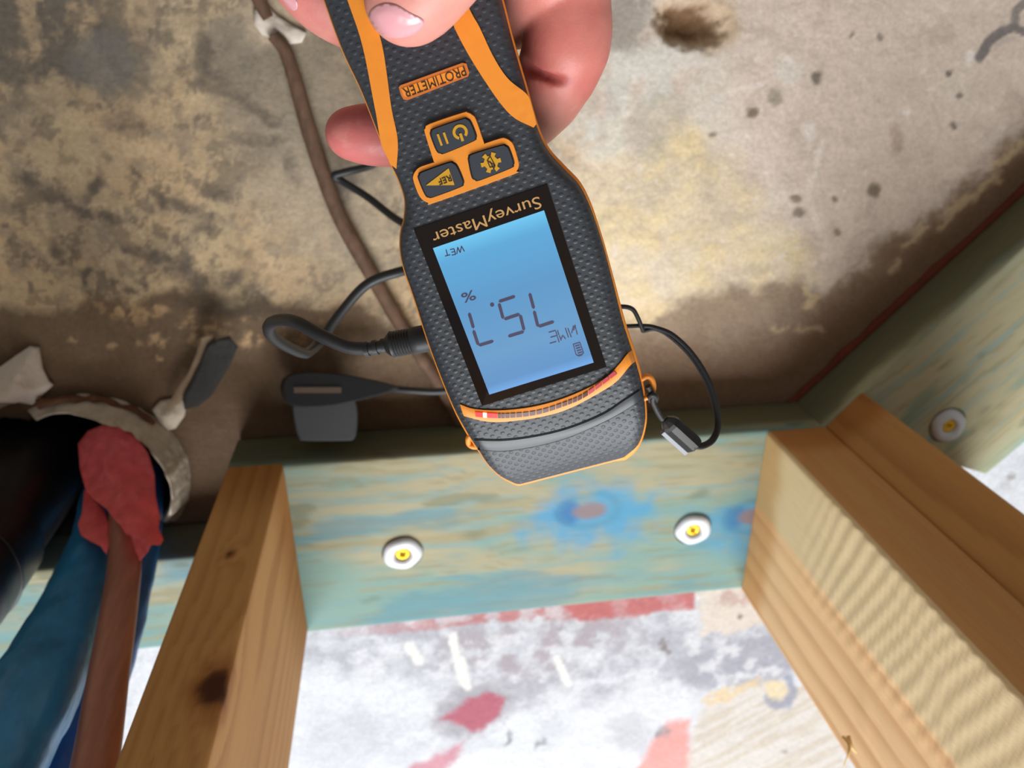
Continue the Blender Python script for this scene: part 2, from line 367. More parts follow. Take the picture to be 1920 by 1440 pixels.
    w = mix(w, lin((178, 178, 188)), band * (.35 + .5 * sstep(.36, .62, n2)))
    w = mix(w, lin((176, 160, 164)), ell(wX, wY, 1010, 1210, 190, 50, -6, .5) * .6 * sstep(.35, .6, n2))
    w = mix(w, lin((168, 168, 180)), polym(fX, fY, [(1340, 1200), (1480, 1185), (1520, 1250), (1440, 1290), (1330, 1290), (1250, 1270)], 14) * .75)
    w = mix(w, lin((232, 233, 238)), sstep(.54, .70, fbm(P, 70, 5, 21, .65)) * .7)
    w = mix(w, lin((196, 196, 206)), ell(wX, wY, 640, 1400, 90, 60, 0, .5) * .4)
    w = mix(w, lin((228, 214, 200)), polym(fX, fY, [(1312, 1080), (1430, 1060), (1440, 1165), (1380, 1185), (1310, 1195)], 5) * .9)
    w = mix(w, lin((190, 150, 140)), ell(fX, fY, 1375, 1125, 30, 12, -10, .5) * .6)
    w = mix(w, lin((193, 118, 116)), polym(fX * .4 + X * .6, fY * .4 + Y * .6, [(600, 1170), (1020, 1110), (1305, 1080), (1303, 1142), (1180, 1160), (1060, 1168), (1020, 1160), (880, 1172), (780, 1185), (640, 1200)], 4) * (.35 + .5 * sstep(.38, .55, n2)) * sstep(560, 900, X))
    w = mix(w, lin((198, 98, 96)), polym(fX * .3 + X * .7, fY * .3 + Y * .7, [(1040, 1110), (1305, 1080), (1303, 1142), (1180, 1155), (1080, 1165)], 4) * .6)
    w = mix(w, lin((158, 152, 160)), ell(fX, fY, 885, 1335, 80, 46, -25, .3) * .7)
    w = mix(w, lin((188, 92, 112)), polym(fX * .4 + X * .6, fY * .4 + Y * .6, [(822, 1352), (850, 1335), (880, 1310), (915, 1300), (948, 1312), (935, 1345), (905, 1375), (880, 1378), (860, 1358)], 6) * .9)
    w = mix(w, lin((208, 126, 142)), polym(fX * .5 + X * .5, fY * .5 + Y * .5, [(770, 1440), (830, 1412), (870, 1395), (850, 1430), (800, 1470), (740, 1480)], 8) * .8)
    w = mix(w, lin((238, 158, 148)), polym(fX * .4 + X * .6, fY * .4 + Y * .6, [(1228, 1385), (1250, 1355), (1292, 1352), (1295, 1440), (1250, 1500), (1170, 1490)], 8) * .85)
    w = mix(w, lin((223, 214, 204)), polym(fX * .4 + X * .6, fY * .4 + Y * .6, [(1290, 1440), (1300, 1380), (1320, 1320), (1420, 1280), (1440, 1278), (1520, 1290), (1580, 1360), (1600, 1500), (1260, 1560)], 8) * .8)
    w = mix(w, lin((206, 192, 172)), polym(fX * .4 + X * .6, fY * .4 + Y * .6, [(1290, 1440), (1300, 1380), (1320, 1320), (1420, 1280), (1440, 1278), (1520, 1290), (1580, 1360), (1600, 1500), (1260, 1560)], 8) * sstep(.5, .62, fbm(P @ np.array([[.86, .5, 0], [-.5, .86, 0], [0, 0, 1]]).T, (30, 220, 1), 3, 41)) * .6)
    w = mix(w, lin((232, 206, 160)), stroke(fX, fY, [(1330, 1318), (1380, 1295), (1415, 1282)], 9, 6) * .8)
    w = mix(w, lin((150, 156, 176)), stroke(fX * .4 + X * .6, fY * .4 + Y * .6, [(1480, 1275), (1487, 1300), (1478, 1322), (1455, 1325), (1440, 1312)], 9, 4) * .8)
    w = mix(w, lin((236, 216, 170)), ell(fX, fY, 1452, 1298, 18, 18, 0, .4) * .8)
    for pts, ww in (([(848, 1195), (858, 1240), (868, 1280)], 8), ([(866, 1240), (876, 1290)], 8), ([(1046, 1235), (1056, 1262), (1066, 1285)], 7), ([(770, 1215), (785, 1240)], 10)):
        w = mix(w, lin((242, 240, 236)), stroke(X * .8 + fX * .2, Y * .8 + fY * .2, pts, ww, 3))
    for (x, y, r, col) in [(1248, 1213, 11, (128, 116, 112)), (1398, 1160, 6, (120, 112, 110)), (955, 1385, 10, (130, 132, 140)), (1015, 1392, 12, (150, 152, 156)), (1475, 1420, 6, (170, 160, 156)), (1240, 1375, 14, (150, 150, 158)), (1180, 1372, 40, (206, 206, 212)), (1902, 895, 10, (170, 165, 160)), (1890, 915, 16, (205, 205, 208))]:
        w = mix(w, lin(col), ell(fX, fY, x, y, r, r * .8, 0, .5) * .8)
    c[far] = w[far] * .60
    # relief
    z = (n2 - .5) * 0.0016 + (n1 - .5) * 0.002
    z = np.where(far, z * .5, z)
    z -= hol * 0.012 * (0.6 + .8 * n2)
    for (hx, hy, hr) in HOLES:
        dd = np.hypot(P[:, 0] - hx, P[:, 1] - hy) + (n2 - .5) * .008
        z = np.minimum(z, -0.07 * (1 - sstep(hr - .006, hr + .002, dd)) + z)
        c = mix(c, lin((64, 50, 40)), 1 - sstep(hr - .004, hr + .012, dd))
    P[:, 2] = np.clip(z, -.08, .004) - .0012
    I = np.arange(n * m).reshape(m, n)
    Fq = np.stack([I[:-1, :-1].ravel(), I[:-1, 1:].ravel(), I[1:, 1:].ravel(), I[1:, :-1].ravel()], 1)
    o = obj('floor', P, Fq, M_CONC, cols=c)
    tag(o, 'stained bare concrete slab with worn white painted area beyond the plates', 'floor', kind='structure')
build_floor()

# ------------------------------------------------------------------ timber
def rrect(w, d, r, step):
    """rounded rectangle outline, centred, counter-clockwise"""
    pts = []
    cs = [(w / 2 - r, d / 2 - r, 0), (-w / 2 + r, d / 2 - r, 90), (-w / 2 + r, -d / 2 + r, 180), (w / 2 - r, -d / 2 + r, 270)]
    for k, (x, y, a0) in enumerate(cs):
        for j in range(5):
            a = math.radians(a0 + 90 * j / 4); pts.append((x + r * math.cos(a), y + r * math.sin(a)))
        nx, ny, na = cs[(k + 1) % 4]; a = math.radians(na)
        q = (nx + r * math.cos(a), ny + r * math.sin(a)); p = pts[-1]
        L = math.hypot(q[0] - p[0], q[1] - p[1]); nn = max(1, int(L / step))
        for j in range(1, nn): pts.append((p[0] + (q[0] - p[0]) * j / nn, p[1] + (q[1] - p[1]) * j / nn))
    return np.array(pts)
def loft(name, sec, stations, axis, mw, colf, material, disp=None):
    """sec: 2D outline, stations along axis; local coords (sec x, sec y) fill the other two axes in order"""
    n, m = len(sec), len(stations); P = np.zeros((m, n, 3)); o2 = [a for a in range(3) if a != axis]
    P[:, :, axis] = np.asarray(stations)[:, None]; P[:, :, o2[0]] = sec[None, :, 0]; P[:, :, o2[1]] = sec[None, :, 1]
    P = P.reshape(-1, 3)
    if disp is not None: P = disp(P)
    V = np.array([list(p) for p in P]); Fc = []
    for i in range(m - 1):
        for k in range(n):
            k2 = (k + 1) % n; Fc.append((i * n + k, i * n + k2, (i + 1) * n + k2, (i + 1) * n + k))
    Fc.append(tuple(range(n))[::-1]); Fc.append(tuple((m - 1) * n + k for k in range(n)))
    Wp = (np.array(mw) @ np.c_[V, np.ones(len(V))].T).T[:, :3]
    o = obj(name, [tuple(v) for v in V], Fc, material, cols=colf(V, Wp)); o.matrix_world = mw
    return sharp(fix_normals(o), 50)

def treated(seed, knots, creamy=.5, teal=1.0):
    def f(V, Wp):
        wv = V.copy(); wv[:, 1] += (fbm(V, 9, 3, seed + 5) - .5) * .03
        g = fbm(wv, (7, 130, 130), 5, seed); g2 = fbm(wv, (16, 420, 420), 3, seed + 1); s = fbm(V, (9, 26, 26), 4, seed + 2); b = fbm(V, (14, 50, 50), 4, seed + 3)
        back = sstep(.05, -.06, V[:, 1]) * teal
        c = np.tile(lin((136, 168, 156)), (len(V), 1))
        c = mix(c, lin((184, 172, 136)), sstep(creamy - .09 + .0, creamy + .12, s - .16 * back + .06) * .9)
        c = mix(c, lin((124, 166, 168)), sstep(.47, .60, g) * .6)
        c = mix(c, lin((146, 136, 98)), sstep(.56, .70, g2) * .5)
        c = mix(c, lin((166, 152, 108)), sstep(.60, .66, fbm(wv, (5, 230, 230), 2, seed + 11)) * .6)
        c = mix(c, lin((88, 148, 166)) if teal else lin((112, 146, 132)), sstep(.54 + .06 * (1 - teal), .68 + .04 * (1 - teal), b + .05 * back) * .6)
        if not teal: c = mix(c, lin((128, 156, 140)), np.maximum(sstep(.052, .070, V[:, 1]), sstep(-.045, -.066, V[:, 1])) * .35)
        c = mix(c, lin((104, 112, 84)), sstep(.66, .74, fbm(V, (26, 60, 60), 3, seed + 13)) * .5)
        c = c * (.62 if teal else 1.0)
        hw = V[:, 1].max(); shade_h = (V[:, 2] + .02) / .04 + (fbm(V, (22, 60, 60), 4, seed + 15) - .5) * .5      # shade on the room-side edge painted into the colour, ragged top
        c = mix(c, lin((92, 90, 62)), sstep(hw - .0035, hw - .001, V[:, 1]) * (1 - sstep(.70, 1.02, shade_h)) * .85)
        for (kx, ky, r, k) in knots:
            ky += 0; dx, dy = V[:, 0] - kx, V[:, 1] - ky
            nn = (fbm(V, 70, 4, seed + 7) - .5)
            q = np.hypot(dx / (4.2 * r), (dy + .5 * r) / (2.7 * r)) + nn * 1.5
            c = mix(c, lin((58, 130, 168)), (1 - sstep(.25, 1.25, q)) * .85 * k)
            q2 = np.hypot((dx + 1.2 * r) / (.8 * r), dy / (1.0 * r)) + nn * .8
            c = mix(c, lin((24, 82, 140)), (1 - sstep(.6, 1.2, q2)) * .7 * k)
            q3 = np.hypot(dx / (1.25 * r), dy / (.75 * r)) + nn * .4
            ring = np.abs(np.hypot(dx / 1.35, dy / .95) / r - 1.25 + nn * .4)
            c = mix(c, lin((60, 116, 140)), (1 - sstep(.05, .3, ring)) * .5)
            c = mix(c, lin((118, 104, 108)), (1 - sstep(.6, 1.0, q3)))
        return c
    return f
R45 = math.radians(46.7)
def build_plates():
    # plate under the straight wall: notched round the pipes at its left end, mitred at its right end
    Y0, Y1 = -0.2492, -0.3890
    cx = 0.0
    sec_full = rrect(Y0 - Y1, PT, .0025, .0022)                # (y, z)
    def make(name, x0, x1, y0, y1, mitre, label, knots, seed, creamy, rot=0, org=(0, 0)):
        sec = rrect(y0 - y1, PT, .0025, .0022)
        st = np.concatenate([np.linspace(x0, max(x0, -0.27), 8)[:-1] if x0 < -.28 else np.array([]), np.arange(max(x0, -0.27), x1, .003), [x1]])
        yc = (y0 + y1) / 2
        mw = Matrix.Translation((org[0], org[1], 0)) @ Matrix.Rotation(rot, 4, 'Z') @ Matrix.Translation((0, yc, PT / 2 + .0006))
        def disp(P):
            if mitre:
                k0, k1 = mitre
                t = (P[:, 1] + (y0 - y1) / 2) / (y0 - y1)          # 0 back .. 1 front
                s = (P[:, 0] - x0) / (x1 - x0)
                P[:, 0] += (1 - t) * (k0 * (1 - s) + k1 * s)
            P[:, 2] += (fbm(P, (6, 60, 60), 3, seed + 9) - .5) * .0006
            return P
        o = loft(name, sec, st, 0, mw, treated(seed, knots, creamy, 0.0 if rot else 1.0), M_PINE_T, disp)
        return tag(o, label, 'timber plate')
    yc = (Y0 + Y1) / 2
    k1 = at_z(1105, 957, PT); k2 = at_z(1412, 968, PT)
    # the notch is a real step: front strip starts at the stud, the back strip runs on behind the pipes
    verts_label = 'blue-green treated bottom plate running across the lower middle, two white washers'
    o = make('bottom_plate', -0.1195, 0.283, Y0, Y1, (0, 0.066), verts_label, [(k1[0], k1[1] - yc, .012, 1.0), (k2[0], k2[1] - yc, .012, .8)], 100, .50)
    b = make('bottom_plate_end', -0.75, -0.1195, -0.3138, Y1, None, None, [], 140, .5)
    b.name = 'notched_end'; b.data.name = 'notched_end'
    for k in ('label', 'category'):
        if k in b: del b[k]
    b.parent = o; b.matrix_parent_inverse = o.matrix_world.inverted()
    # plate of the angled wall
    def loc(px, py): 
        p = at_z(px, py, PT); d = Matrix.Rotation(-R45, 2) @ Vector((p[0] - .2835, p[1] + .2500)); return d
    q = loc(1790, 790)
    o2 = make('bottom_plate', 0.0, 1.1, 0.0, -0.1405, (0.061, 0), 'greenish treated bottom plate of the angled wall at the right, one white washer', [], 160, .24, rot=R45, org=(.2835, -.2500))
    return o, o2
PL1, PL2 = build_plates()

def pine(seed, base, late, pith, ring=0.0042, knots=(), sap=None, end_dark=0.0, lit_face=None):
    def f(V, Wp):
        wv = V.copy(); nz = fbm(V, (14, 14, 3), 4, seed)
        r = np.hypot(V[:, 0] - pith[0], V[:, 1] - pith[1]) + (nz - .5) * .010 + (fbm(V, (4, 4, 1.2), 2, seed + 4) - .5) * .02
        for (kx, ky, kz, kr) in knots:
            q = np.sqrt((V[:, 0] - kx) ** 2 + (V[:, 1] - ky) ** 2 + ((V[:, 2] - kz) * .55) ** 2)
            r = r + np.exp(-(q / (2.4 * kr)) ** 2) * .014
        ph = (r / ring) % 1.0
        lw = sstep(.35, .95, ph) * (1 - sstep(.95, 1.0, ph))
        c = np.tile(lin(base), (len(V), 1))
        if lit_face is not None: c = np.where(lit_face[0](V)[:, None], lin(lit_face[1])[None, :], c)     # light on this face put into a paler colour
        c = mix(c, lin(late), lw * (.22 + .5 * fbm(V, (16, 16, 3), 3, seed + 8)))
        c = c * (0.88 + .24 * fbm(V, (40, 40, 5), 4, seed + 2))[:, None]
        if sap is not None:                     # pale sapwood on part of the section
            s = sap[0](V) + (fbm(V, (20, 20, 4), 3, seed + 6) - .5) * .008
            c = mix(c, lin(sap[1]) * (0.95 + .1 * fbm(V, (60, 60, 8), 3, seed + 3))[:, None], sstep(-.002, .002, s))
        for (kx, ky, kz, kr) in knots:
            q = np.sqrt((V[:, 0] - kx) ** 2 + (V[:, 1] - ky) ** 2 + ((V[:, 2] - kz) * .6) ** 2) / kr + (fbm(V, 160, 3, seed + 1) - .5) * .9
            c = mix(c, lin((150, 92, 44)), (1 - sstep(.8, 1.7, q)) * .7)
            c = mix(c, lin((74, 38, 22)), 1 - sstep(.5, 1.0, q))
        if end_dark:                            # darker, browner foot with a ragged upper limit
            c = mix(c, c * np.array([.80, .66, .5]), (1 - sstep(.02, .02 + end_dark, V[:, 2] + (nz - .5) * .05)))
        return c
    return f
def stud(name, w, d, loc, rot, colf, label, disp=None):
    z = np.concatenate([np.arange(0, .40, .003), np.linspace(.40, 2.36, 12)])
    mw = Matrix.Translation((loc[0], loc[1], PT + .001)) @ Matrix.Rotation(rot, 4, 'Z')
    sec = rrect(w, d, .0025, .0022)
    o = loft(name, sec, z, 2, mw, colf, M_STUD, disp)
    return tag(o, label, 'timber stud', 'wall studs on the bottom plates')
k = at_d(403, 1285, .34)
SX, SY = -0.1022, -0.3180
def build_studs():
    # left stud; local x -0.0175..0.0175, y -0.07..0.07 (front = +y)
    def kz(px, py, y):         # height where the pixel meets the front face plane
        d = ray(px, py); t = (y - CP[1]) / d[1]; return CP + d * t
    fk = kz(403, 1285, -0.248)
    kn = [(fk[0] - SX, .070, fk[2] - PT, .0085)]
    fk2 = kz(433, 1037, -0.248)
    kn.append((fk2[0] - SX, .070, fk2[2] - PT, .0022))
    stud('wall_stud', .0345, .1405, (SX, SY), 0, pine(200, (196, 148, 92), (166, 116, 66), (-.07, .04), .0085, kn, None, .05), 'orange-brown pine stud with a dark knot beside the pipes')
    def dispA(P):             # circular-saw ripple on the left face of this stud
        m = sstep(.020, .0223, -P[:, 0]) * sstep(-.012, .012, P[:, 1]) * sstep(.05, .11, P[:, 2])
        ph = (P[:, 2] * 1.0 - P[:, 1] * .35) / .0105 + (fbm(P, 20, 2, 3) - .5) * 1.5
        P[:, 0] += m * (np.abs(((ph % 1) - .5)) - .25) * .0030
        return P
    sapA = (lambda V: np.where(V[:, 0] < -.0205, V[:, 1] - .012 + V[:, 2] * .012, -1), (228, 206, 164)); hrtA = (lambda V: V[:, 0] < -.0205, (246, 206, 156))  # left face sapwood and heartwood, paled for the light falling on it
    stud('wall_stud', .0450, .1405, (.2650, -.3205), 0, pine(230, (198, 150, 96), (196, 138, 88), (-.19, -.22), .0125, [], sapA, .02, hrtA), 'pale pine stud with rough sawn ripple and pinkish heartwood at the right', dispA)
    a = math.radians(48.5); fl = Vector((.2846, -.2512)); u = Vector((math.cos(a), math.sin(a))); v = Vector((-math.sin(a), math.cos(a)))
    c = fl + u * .0186 - v * .0705
    stud('wall_stud', .0350, .1405, (c.x, c.y), a, pine(260, (190, 143, 88), (162, 114, 66), (.02, .12), .008, [], None, .02), 'plain brown pine stud at the angled wall, pressed against the pale stud')
build_studs()

# splinter on the pale stud
sp = empty('wood_splinter', tuple(at_d(1592, 1395, .42)))
def rel(o, P): return [tuple(np.asarray(p) - np.array(o.location)) for p in P]
tube('splinter_fibre', rel(sp, crom([at_d(1580, 1382, .425), at_d(1592, 1398, .42), at_d(1590, 1415, .418), at_d(1582, 1436, .42)], 5)), np.linspace(.0012, .0003, 16), mat('splinter', (214, 178, 120), .8), sp, 6)
tube('splinter_fibre', rel(sp, crom([at_d(1590, 1380, .425), at_d(1597, 1400, .422), at_d(1606, 1412, .425)], 5)), np.linspace(.0014, .0004, 11), bpy.data.materials['splinter'], sp, 6)
tag(sp, 'thin wood splinter hanging off the edge of the pale stud', 'splinter')

# red membrane strip showing under the angled plate
def build_strip():
    V = []; Fc = []; n = 90
    u = np.array([math.cos(R45), math.sin(R45)]); w = np.array([-u[1], u[0]])
    for i in range(n):
        t = -0.004 + i / (n - 1) * .6
        off = .0045 + (vnoise(np.array([[t * 60, 3.3, 0]]), 5)[0] - .5) * .003
        for (o_, z_) in ((-.05, .0002), (off, .0002), (off, .0016), (-.05, .0016)):
            p = np.array([.2835, -.2500]) + u * t + w * o_; V.append((p[0], p[1], z_ - .0008))
    for i in range(n - 1):
        for k_ in range(4):
            k2 = (k_ + 1) % 4; Fc.append((i * 4 + k_, i * 4 + k2, i * 4 + 4 + k2, i * 4 + 4 + k_))
    Fc += [(0, 1, 2, 3), tuple((n - 1) * 4 + k_ for k_ in (3, 2, 1, 0))]
    o = fix_normals(obj('membrane_strip', V, Fc, M_RED, smooth=False)); tag(o, 'thin red-brown membrane edge along the foot of the angled plate', 'membrane')
build_strip()

# ------------------------------------------------------------------ screw anchors
def anchor(px, py, label, seed):
    p = at_z(px, py, PT); root = empty('screw_anchor', (p[0], p[1], PT + .0012))
    prof = [(.0052, .0006), (.0058, .0024), (.0078, .0034), (.0105, .0031), (.0126, .0018), (.0131, .0002), (.0129, -.0006), (.0050, -.0006)]
    V = []; Fc = []; S = 40; rng = np.random.RandomState(seed)
    wob = 1 + .05 * np.sin(np.arange(S) / S * 6.283 * 2 + seed) + .025 * np.sin(np.arange(S) / S * 6.283 * 5 + 2 * seed)
    for (r, z) in prof:
        for k_ in range(S):
            a = 6.28318 * k_ / S; V.append((r * wob[k_] * math.cos(a), r * wob[k_] * math.sin(a), z))
    n = len(prof)
    for i in range(n):
        for k_ in range(S): 
            j = (i + 1) % n; Fc.append((i * S + k_, i * S + (k_ + 1) % S, j * S + (k_ + 1) % S, j * S + k_))
    fix_normals(obj('washer', V, Fc, M_WHITE, root))
    # pan head with a cross recess
    V = []; Fc = []; S = 32
    rings = [(0, -.0014), (.0012, -.0013), (.0024, .0014), (.0038, .0016), (.0050, .0009), (.0054, -.0004)]
    for (r, z) in rings[1:]:
        for k_ in range(S):
            a = 6.28318 * k_ / S; rr = r
            if r == .0024: rr = r * (1.15 if (k_ % 8) < 3 or (k_ % 8) > 6 else .62)
            V.append((rr * math.cos(a + .5), rr * math.sin(a + .5), z))
    V.append((0, 0, -.0014)); ci = len(V) - 1
    for k_ in range(S): Fc.append((ci, k_, (k_ + 1) % S))
    for i in range(4):
        for k_ in range(S): Fc.append((i * S + k_, i * S + (k_ + 1) % S, (i + 1) * S + (k_ + 1) % S, (i + 1) * S + k_))
    o = fix_normals(obj('screw_head', V, Fc, M_YELLOW, root)); o['label'] = 'yellow cross-recessed screw head'
    # thin dark ring round the washer
    V, Fc = tube_vf([(.0135 * math.cos(a) * 1.02, .0135 * math.sin(a), -.0009) for a in np.linspace(0, 6.28318, 30)[:-1]], .0006, 6, True)
    fix_normals(obj('seat_ring', V, Fc, M_TAB, root))
    tag(root, label, 'screw', 'screws fixing the bottom plates')
anchor(755, 1035, 'white washer with yellow screw near the left stud on the blue-green plate', 1)
anchor(1298, 990, 'white washer with yellow screw beside the pale stud, right of the blue knot', 2)
anchor(1775, 796, 'white washer with yellow screw in the angled plate at the right', 3)

# ------------------------------------------------------------------ pipes at the left
def lathe_vf(path, rad, seg=28): return tube_vf(path, rad, seg)
bp = empty('drain_pipe', (-0.2655, -0.270, -0.06))
bz = np.array([-.06, 0, .05, .062, .064, .095, .097, .11, .118, .121, .2, .3, .6, 1.0])
br = np.array([.0375, .0375, .0375, .0375, .041, .041, .041, .041, .040, .0375, .0375, .0375, .0375, .0375])
tube('pipe_wall', [(0, 0, z - 0) for z in bz + .06], br, M_BLACKPIPE, bp, 36)
tube('coupling_seam', [(.0413 * math.cos(a), .0413 * math.sin(a), .155) for a in np.linspace(0, 6.28318, 49)[:-1]], .0008, M_BLACKPIPE, bp, 6, True)
tag(bp, 'thick glossy black drain pipe at the left edge', 'pipe')

def px_path(rows, n=8):
    P = crom([at_d(*r[:3]) for r in rows], n); Rr = crom([(r[3], 0, 0) for r in rows], n)[:, 0]; return P, Rr
def pipe_thing(name, rows, m, label, cat='pipe', seg=28, crumple=0, part='sleeve', n=8, seed=0):
    P, Rr = px_path(rows, n); root = empty(name, tuple(P[0]))
    e = P[-1]; d = P[-1] - P[-4]; d /= np.linalg.norm(d)      # runs on up the wall, out of the picture
    ext = crom([P[-1], e + d * .03 + np.array([-.012, 0, .02]), e + d * .05 + np.array([-.045, 0, .12]), e + d * .05 + np.array([-.06, 0, .9])], 8)[1:]; P = np.concatenate([P, ext]); Rr = np.concatenate([Rr, np.full(len(ext), Rr[-1])])
    V, Fc = tube_vf(P - P[0], Rr, seg)
    if crumple:
        V = np.array(V); N3 = (fbm(V, (55, 55, 30), 4, seed) - .5); cen = np.repeat(P - P[0], seg, 0)
        d = V - cen; V = cen + d * (1 + N3[:, None] * crumple); V = [tuple(v) for v in V]
    sharp(fix_normals(obj(part, V, Fc, m, root)), 60); tag(root, label, cat); return root
pipe_thing('blue_sleeve_pipe', [(216, 850, .555, .0125), (196, 950, .500, .0145), (174, 1050, .452, .0165), (128, 1160, .402, .0185), (48, 1320, .345, .0205), (-60, 1510, .295, .0205), (-200, 1760, .24, .0205)], M_BLUE, 'creased bright blue plastic sleeve over a pipe, bending left in front', crumple=.32, n=14, seed=61, seg=40)
pipe_thing('blue_sleeve_pipe', [(278, 890, .530, .0095), (270, 1000, .486, .0100), (250, 1110, .456, .0110), (196, 1260, .418, .0140), (118, 1440, .375, .016), (30, 1640, .325, .0165)], M_BLUE2, 'darker blue plastic sleeve behind the copper pipe', crumple=.4, n=14, seed=77, seg=36)
pipe_thing('copper_pipe', [(226, 860, .510, .0088), (234, 960, .454, .0087), (234, 1050, .422, .0087), (222, 1150, .382, .0088), (203, 1270, .348, .0090), (177, 1440, .314, .0094), (126, 1680, .268, .0095)], M_COPPER, 'tarnished brown copper pipe with torn pink tape round its foot', seg=32, part='pipe_wall')

def sheet_vf(poly, depthf, step, thick, noise=(0, 1), seed=0):
    """thin sheet from an outline in picture directions, set at its own distance, with thickness"""
    poly = [tuple(map(float, p)) for p in poly]; A = np.array(poly); n = len(poly)
    x0, y0 = A.min(0); x1, y1 = A.max(0); pts = list(poly)
    gx, gy = np.meshgrid(np.arange(x0 + step / 2, x1, step), np.arange(y0 + step / 2, y1, step)); gx, gy = gx.ravel(), gy.ravel()
    m = polym(gx, gy, poly, 1e-3) > .5
    dmin = np.full(gx.shape, 1e9)
    for i in range(n): dmin = np.minimum(dmin, dseg(gx, gy, poly[i], poly[(i + 1) % n]))
    m &= dmin > step * .45
    pts += list(zip(gx[m], gy[m]))
    res = delaunay_2d_cdt([Vector(p) for p in pts], [(i, (i + 1) % n) for i in range(n)], [], 1, 1e-6)
    v2 = np.array([list(v) for v in res[0]]); tri = [tuple(f) for f in res[2]]
    edges = {}
    for f in tri:
        for i in range(3):
            a, b = f[i], f[(i + 1) % 3]; edges[(a, b)] = 1
    bound = [(a, b) for (a, b) in edges if (b, a) not in edges]
    return v2, tri, bound
def sheet(name, poly, depthf, material, parent, step=8, thick=.001, crump=(.004, .02), seed=0, off=None):
    v2, tri, bound = sheet_vf(poly, depthf, step, thick)
    D = np.array([depthf(x, y) for x, y in v2]); nz = fbm(np.c_[v2, np.zeros(len(v2))], crump[1], 3, seed) - .5
    D = D + nz * crump[0] * 2
    top = np.array([at_d(x, y, d) for (x, y), d in zip(v2, D)]); bot = np.array([at_d(x, y, d + thick) for (x, y), d in zip(v2, D)])
    o_ = np.array(off) if off is not None else np.zeros(3)
    V = np.concatenate([top, bot]) - o_; n = len(v2)
    Fc = list(tri) + [tuple(i + n for i in f[::-1]) for f in tri] + [(b, a, a + n, b + n) for a, b in bound]
    return fix_normals(obj(name, [tuple(v) for v in V], Fc, material, parent))

tp = empty('torn_tape', tuple(at_d(225, 810, .50)))
def d_tape(x, y): return .499 - .078 * sstep(800, 1060, y) - .016 * math.cos(min(1.5, abs(x - 228) / 85 * 1.4)) 
sheet('tape_wrap', [(146, 832), (165, 808), (192, 797), (230, 800), (258, 820), (278, 850), (290, 890), (292, 930), (300, 968), (298, 990), (307, 1012), (300, 1022), (284, 1022), (276, 1036), (262, 1052), (254, 1034), (246, 1006), (236, 1003), (226, 985), (215, 975), (200, 955), (180, 940), (162, 922), (150, 880)], d_tape, M_PINK, tp, 6, .0012, (.007, .035), 5, tuple(tp.location))
sheet('tape_flap', [(158, 918), (178, 938), (196, 958), (206, 985), (208, 1015), (200, 1040), (188, 1024), (170, 1016), (152, 1004), (146, 984), (154, 960)], lambda x, y: .468 - .05 * (y - 920) / 120, M_PINK, tp, 7, .0012, (.003, .03), 9, tuple(tp.location))
tag(tp, 'torn pink tape wrapped round the foot of the copper pipe', 'tape')

# plaster collar round the pipe opening
def build_collar():
    c0 = np.array([-.2150, -.2700]); root = empty('plaster_collar', (c0[0], c0[1], 0))
    n, S = 90, 14; V = []; Fc = []
    a0, a1 = math.radians(-45), math.radians(121)
    for i in range(n):
        t = i / (n - 1); a = a0 + (a1 - a0) * t
        nz = vnoise(np.array([[t * 14, .5, .2]]), 3)[0] - .5; nz2 = vnoise(np.array([[t * 34, 2.5, .2]]), 4)[0] - .5
        h = (.026 - .010 * t + nz * .008 + nz2 * .005) * min(1, 5 * t + .25, (1 - t) * 3 + .1)
        rin, rout = .0515 + nz * .0015, .0565 + nz2 * .002
        prof = [(rin, -.02), (rin, h * .5), (rin + .0005, h * .9), (rin + .002, h), (rout - .003, h * .95), (rout - .001, h * .72), (rout, h * .35), (rout + .003, .0), (rout + .004, -.003), (rout, -.02)]
        for r, z in prof: V.append((r * math.cos(a), r * math.sin(a), z))
    m = len(prof)
    for i in range(n - 1):
        for k_ in range(m): Fc.append((i * m + k_, i * m + (k_ + 1) % m, (i + 1) * m + (k_ + 1) % m, (i + 1) * m + k_))
    Fc += [tuple(range(m)), tuple((n - 1) * m + k_ for k_ in range(m))[::-1]]
    fix_normals(obj('collar_ring', V, Fc, M_PLASTER, root))
    # rusty cracked crust on the outer side
    P = []; Rr = []
    for i in range(40):
        t = i / 39; a = math.radians(40 + 70 * t); r = .0600 + .003 * (vnoise(np.array([[t * 9, 1, 1]]), 8)[0] - .5)
        P.append((r * math.cos(a), r * math.sin(a), .004)); Rr.append(.0012 + .0026 * vnoise(np.array([[t * 13, 4, 1]]), 9)[0])
    o = tube('rust_crust', P, Rr, M_RUST, root, 10); o['label'] = 'rust-brown crust on the collar'
    tag(root, 'broken pale plaster collar around the pipe opening', 'collar')
build_collar()

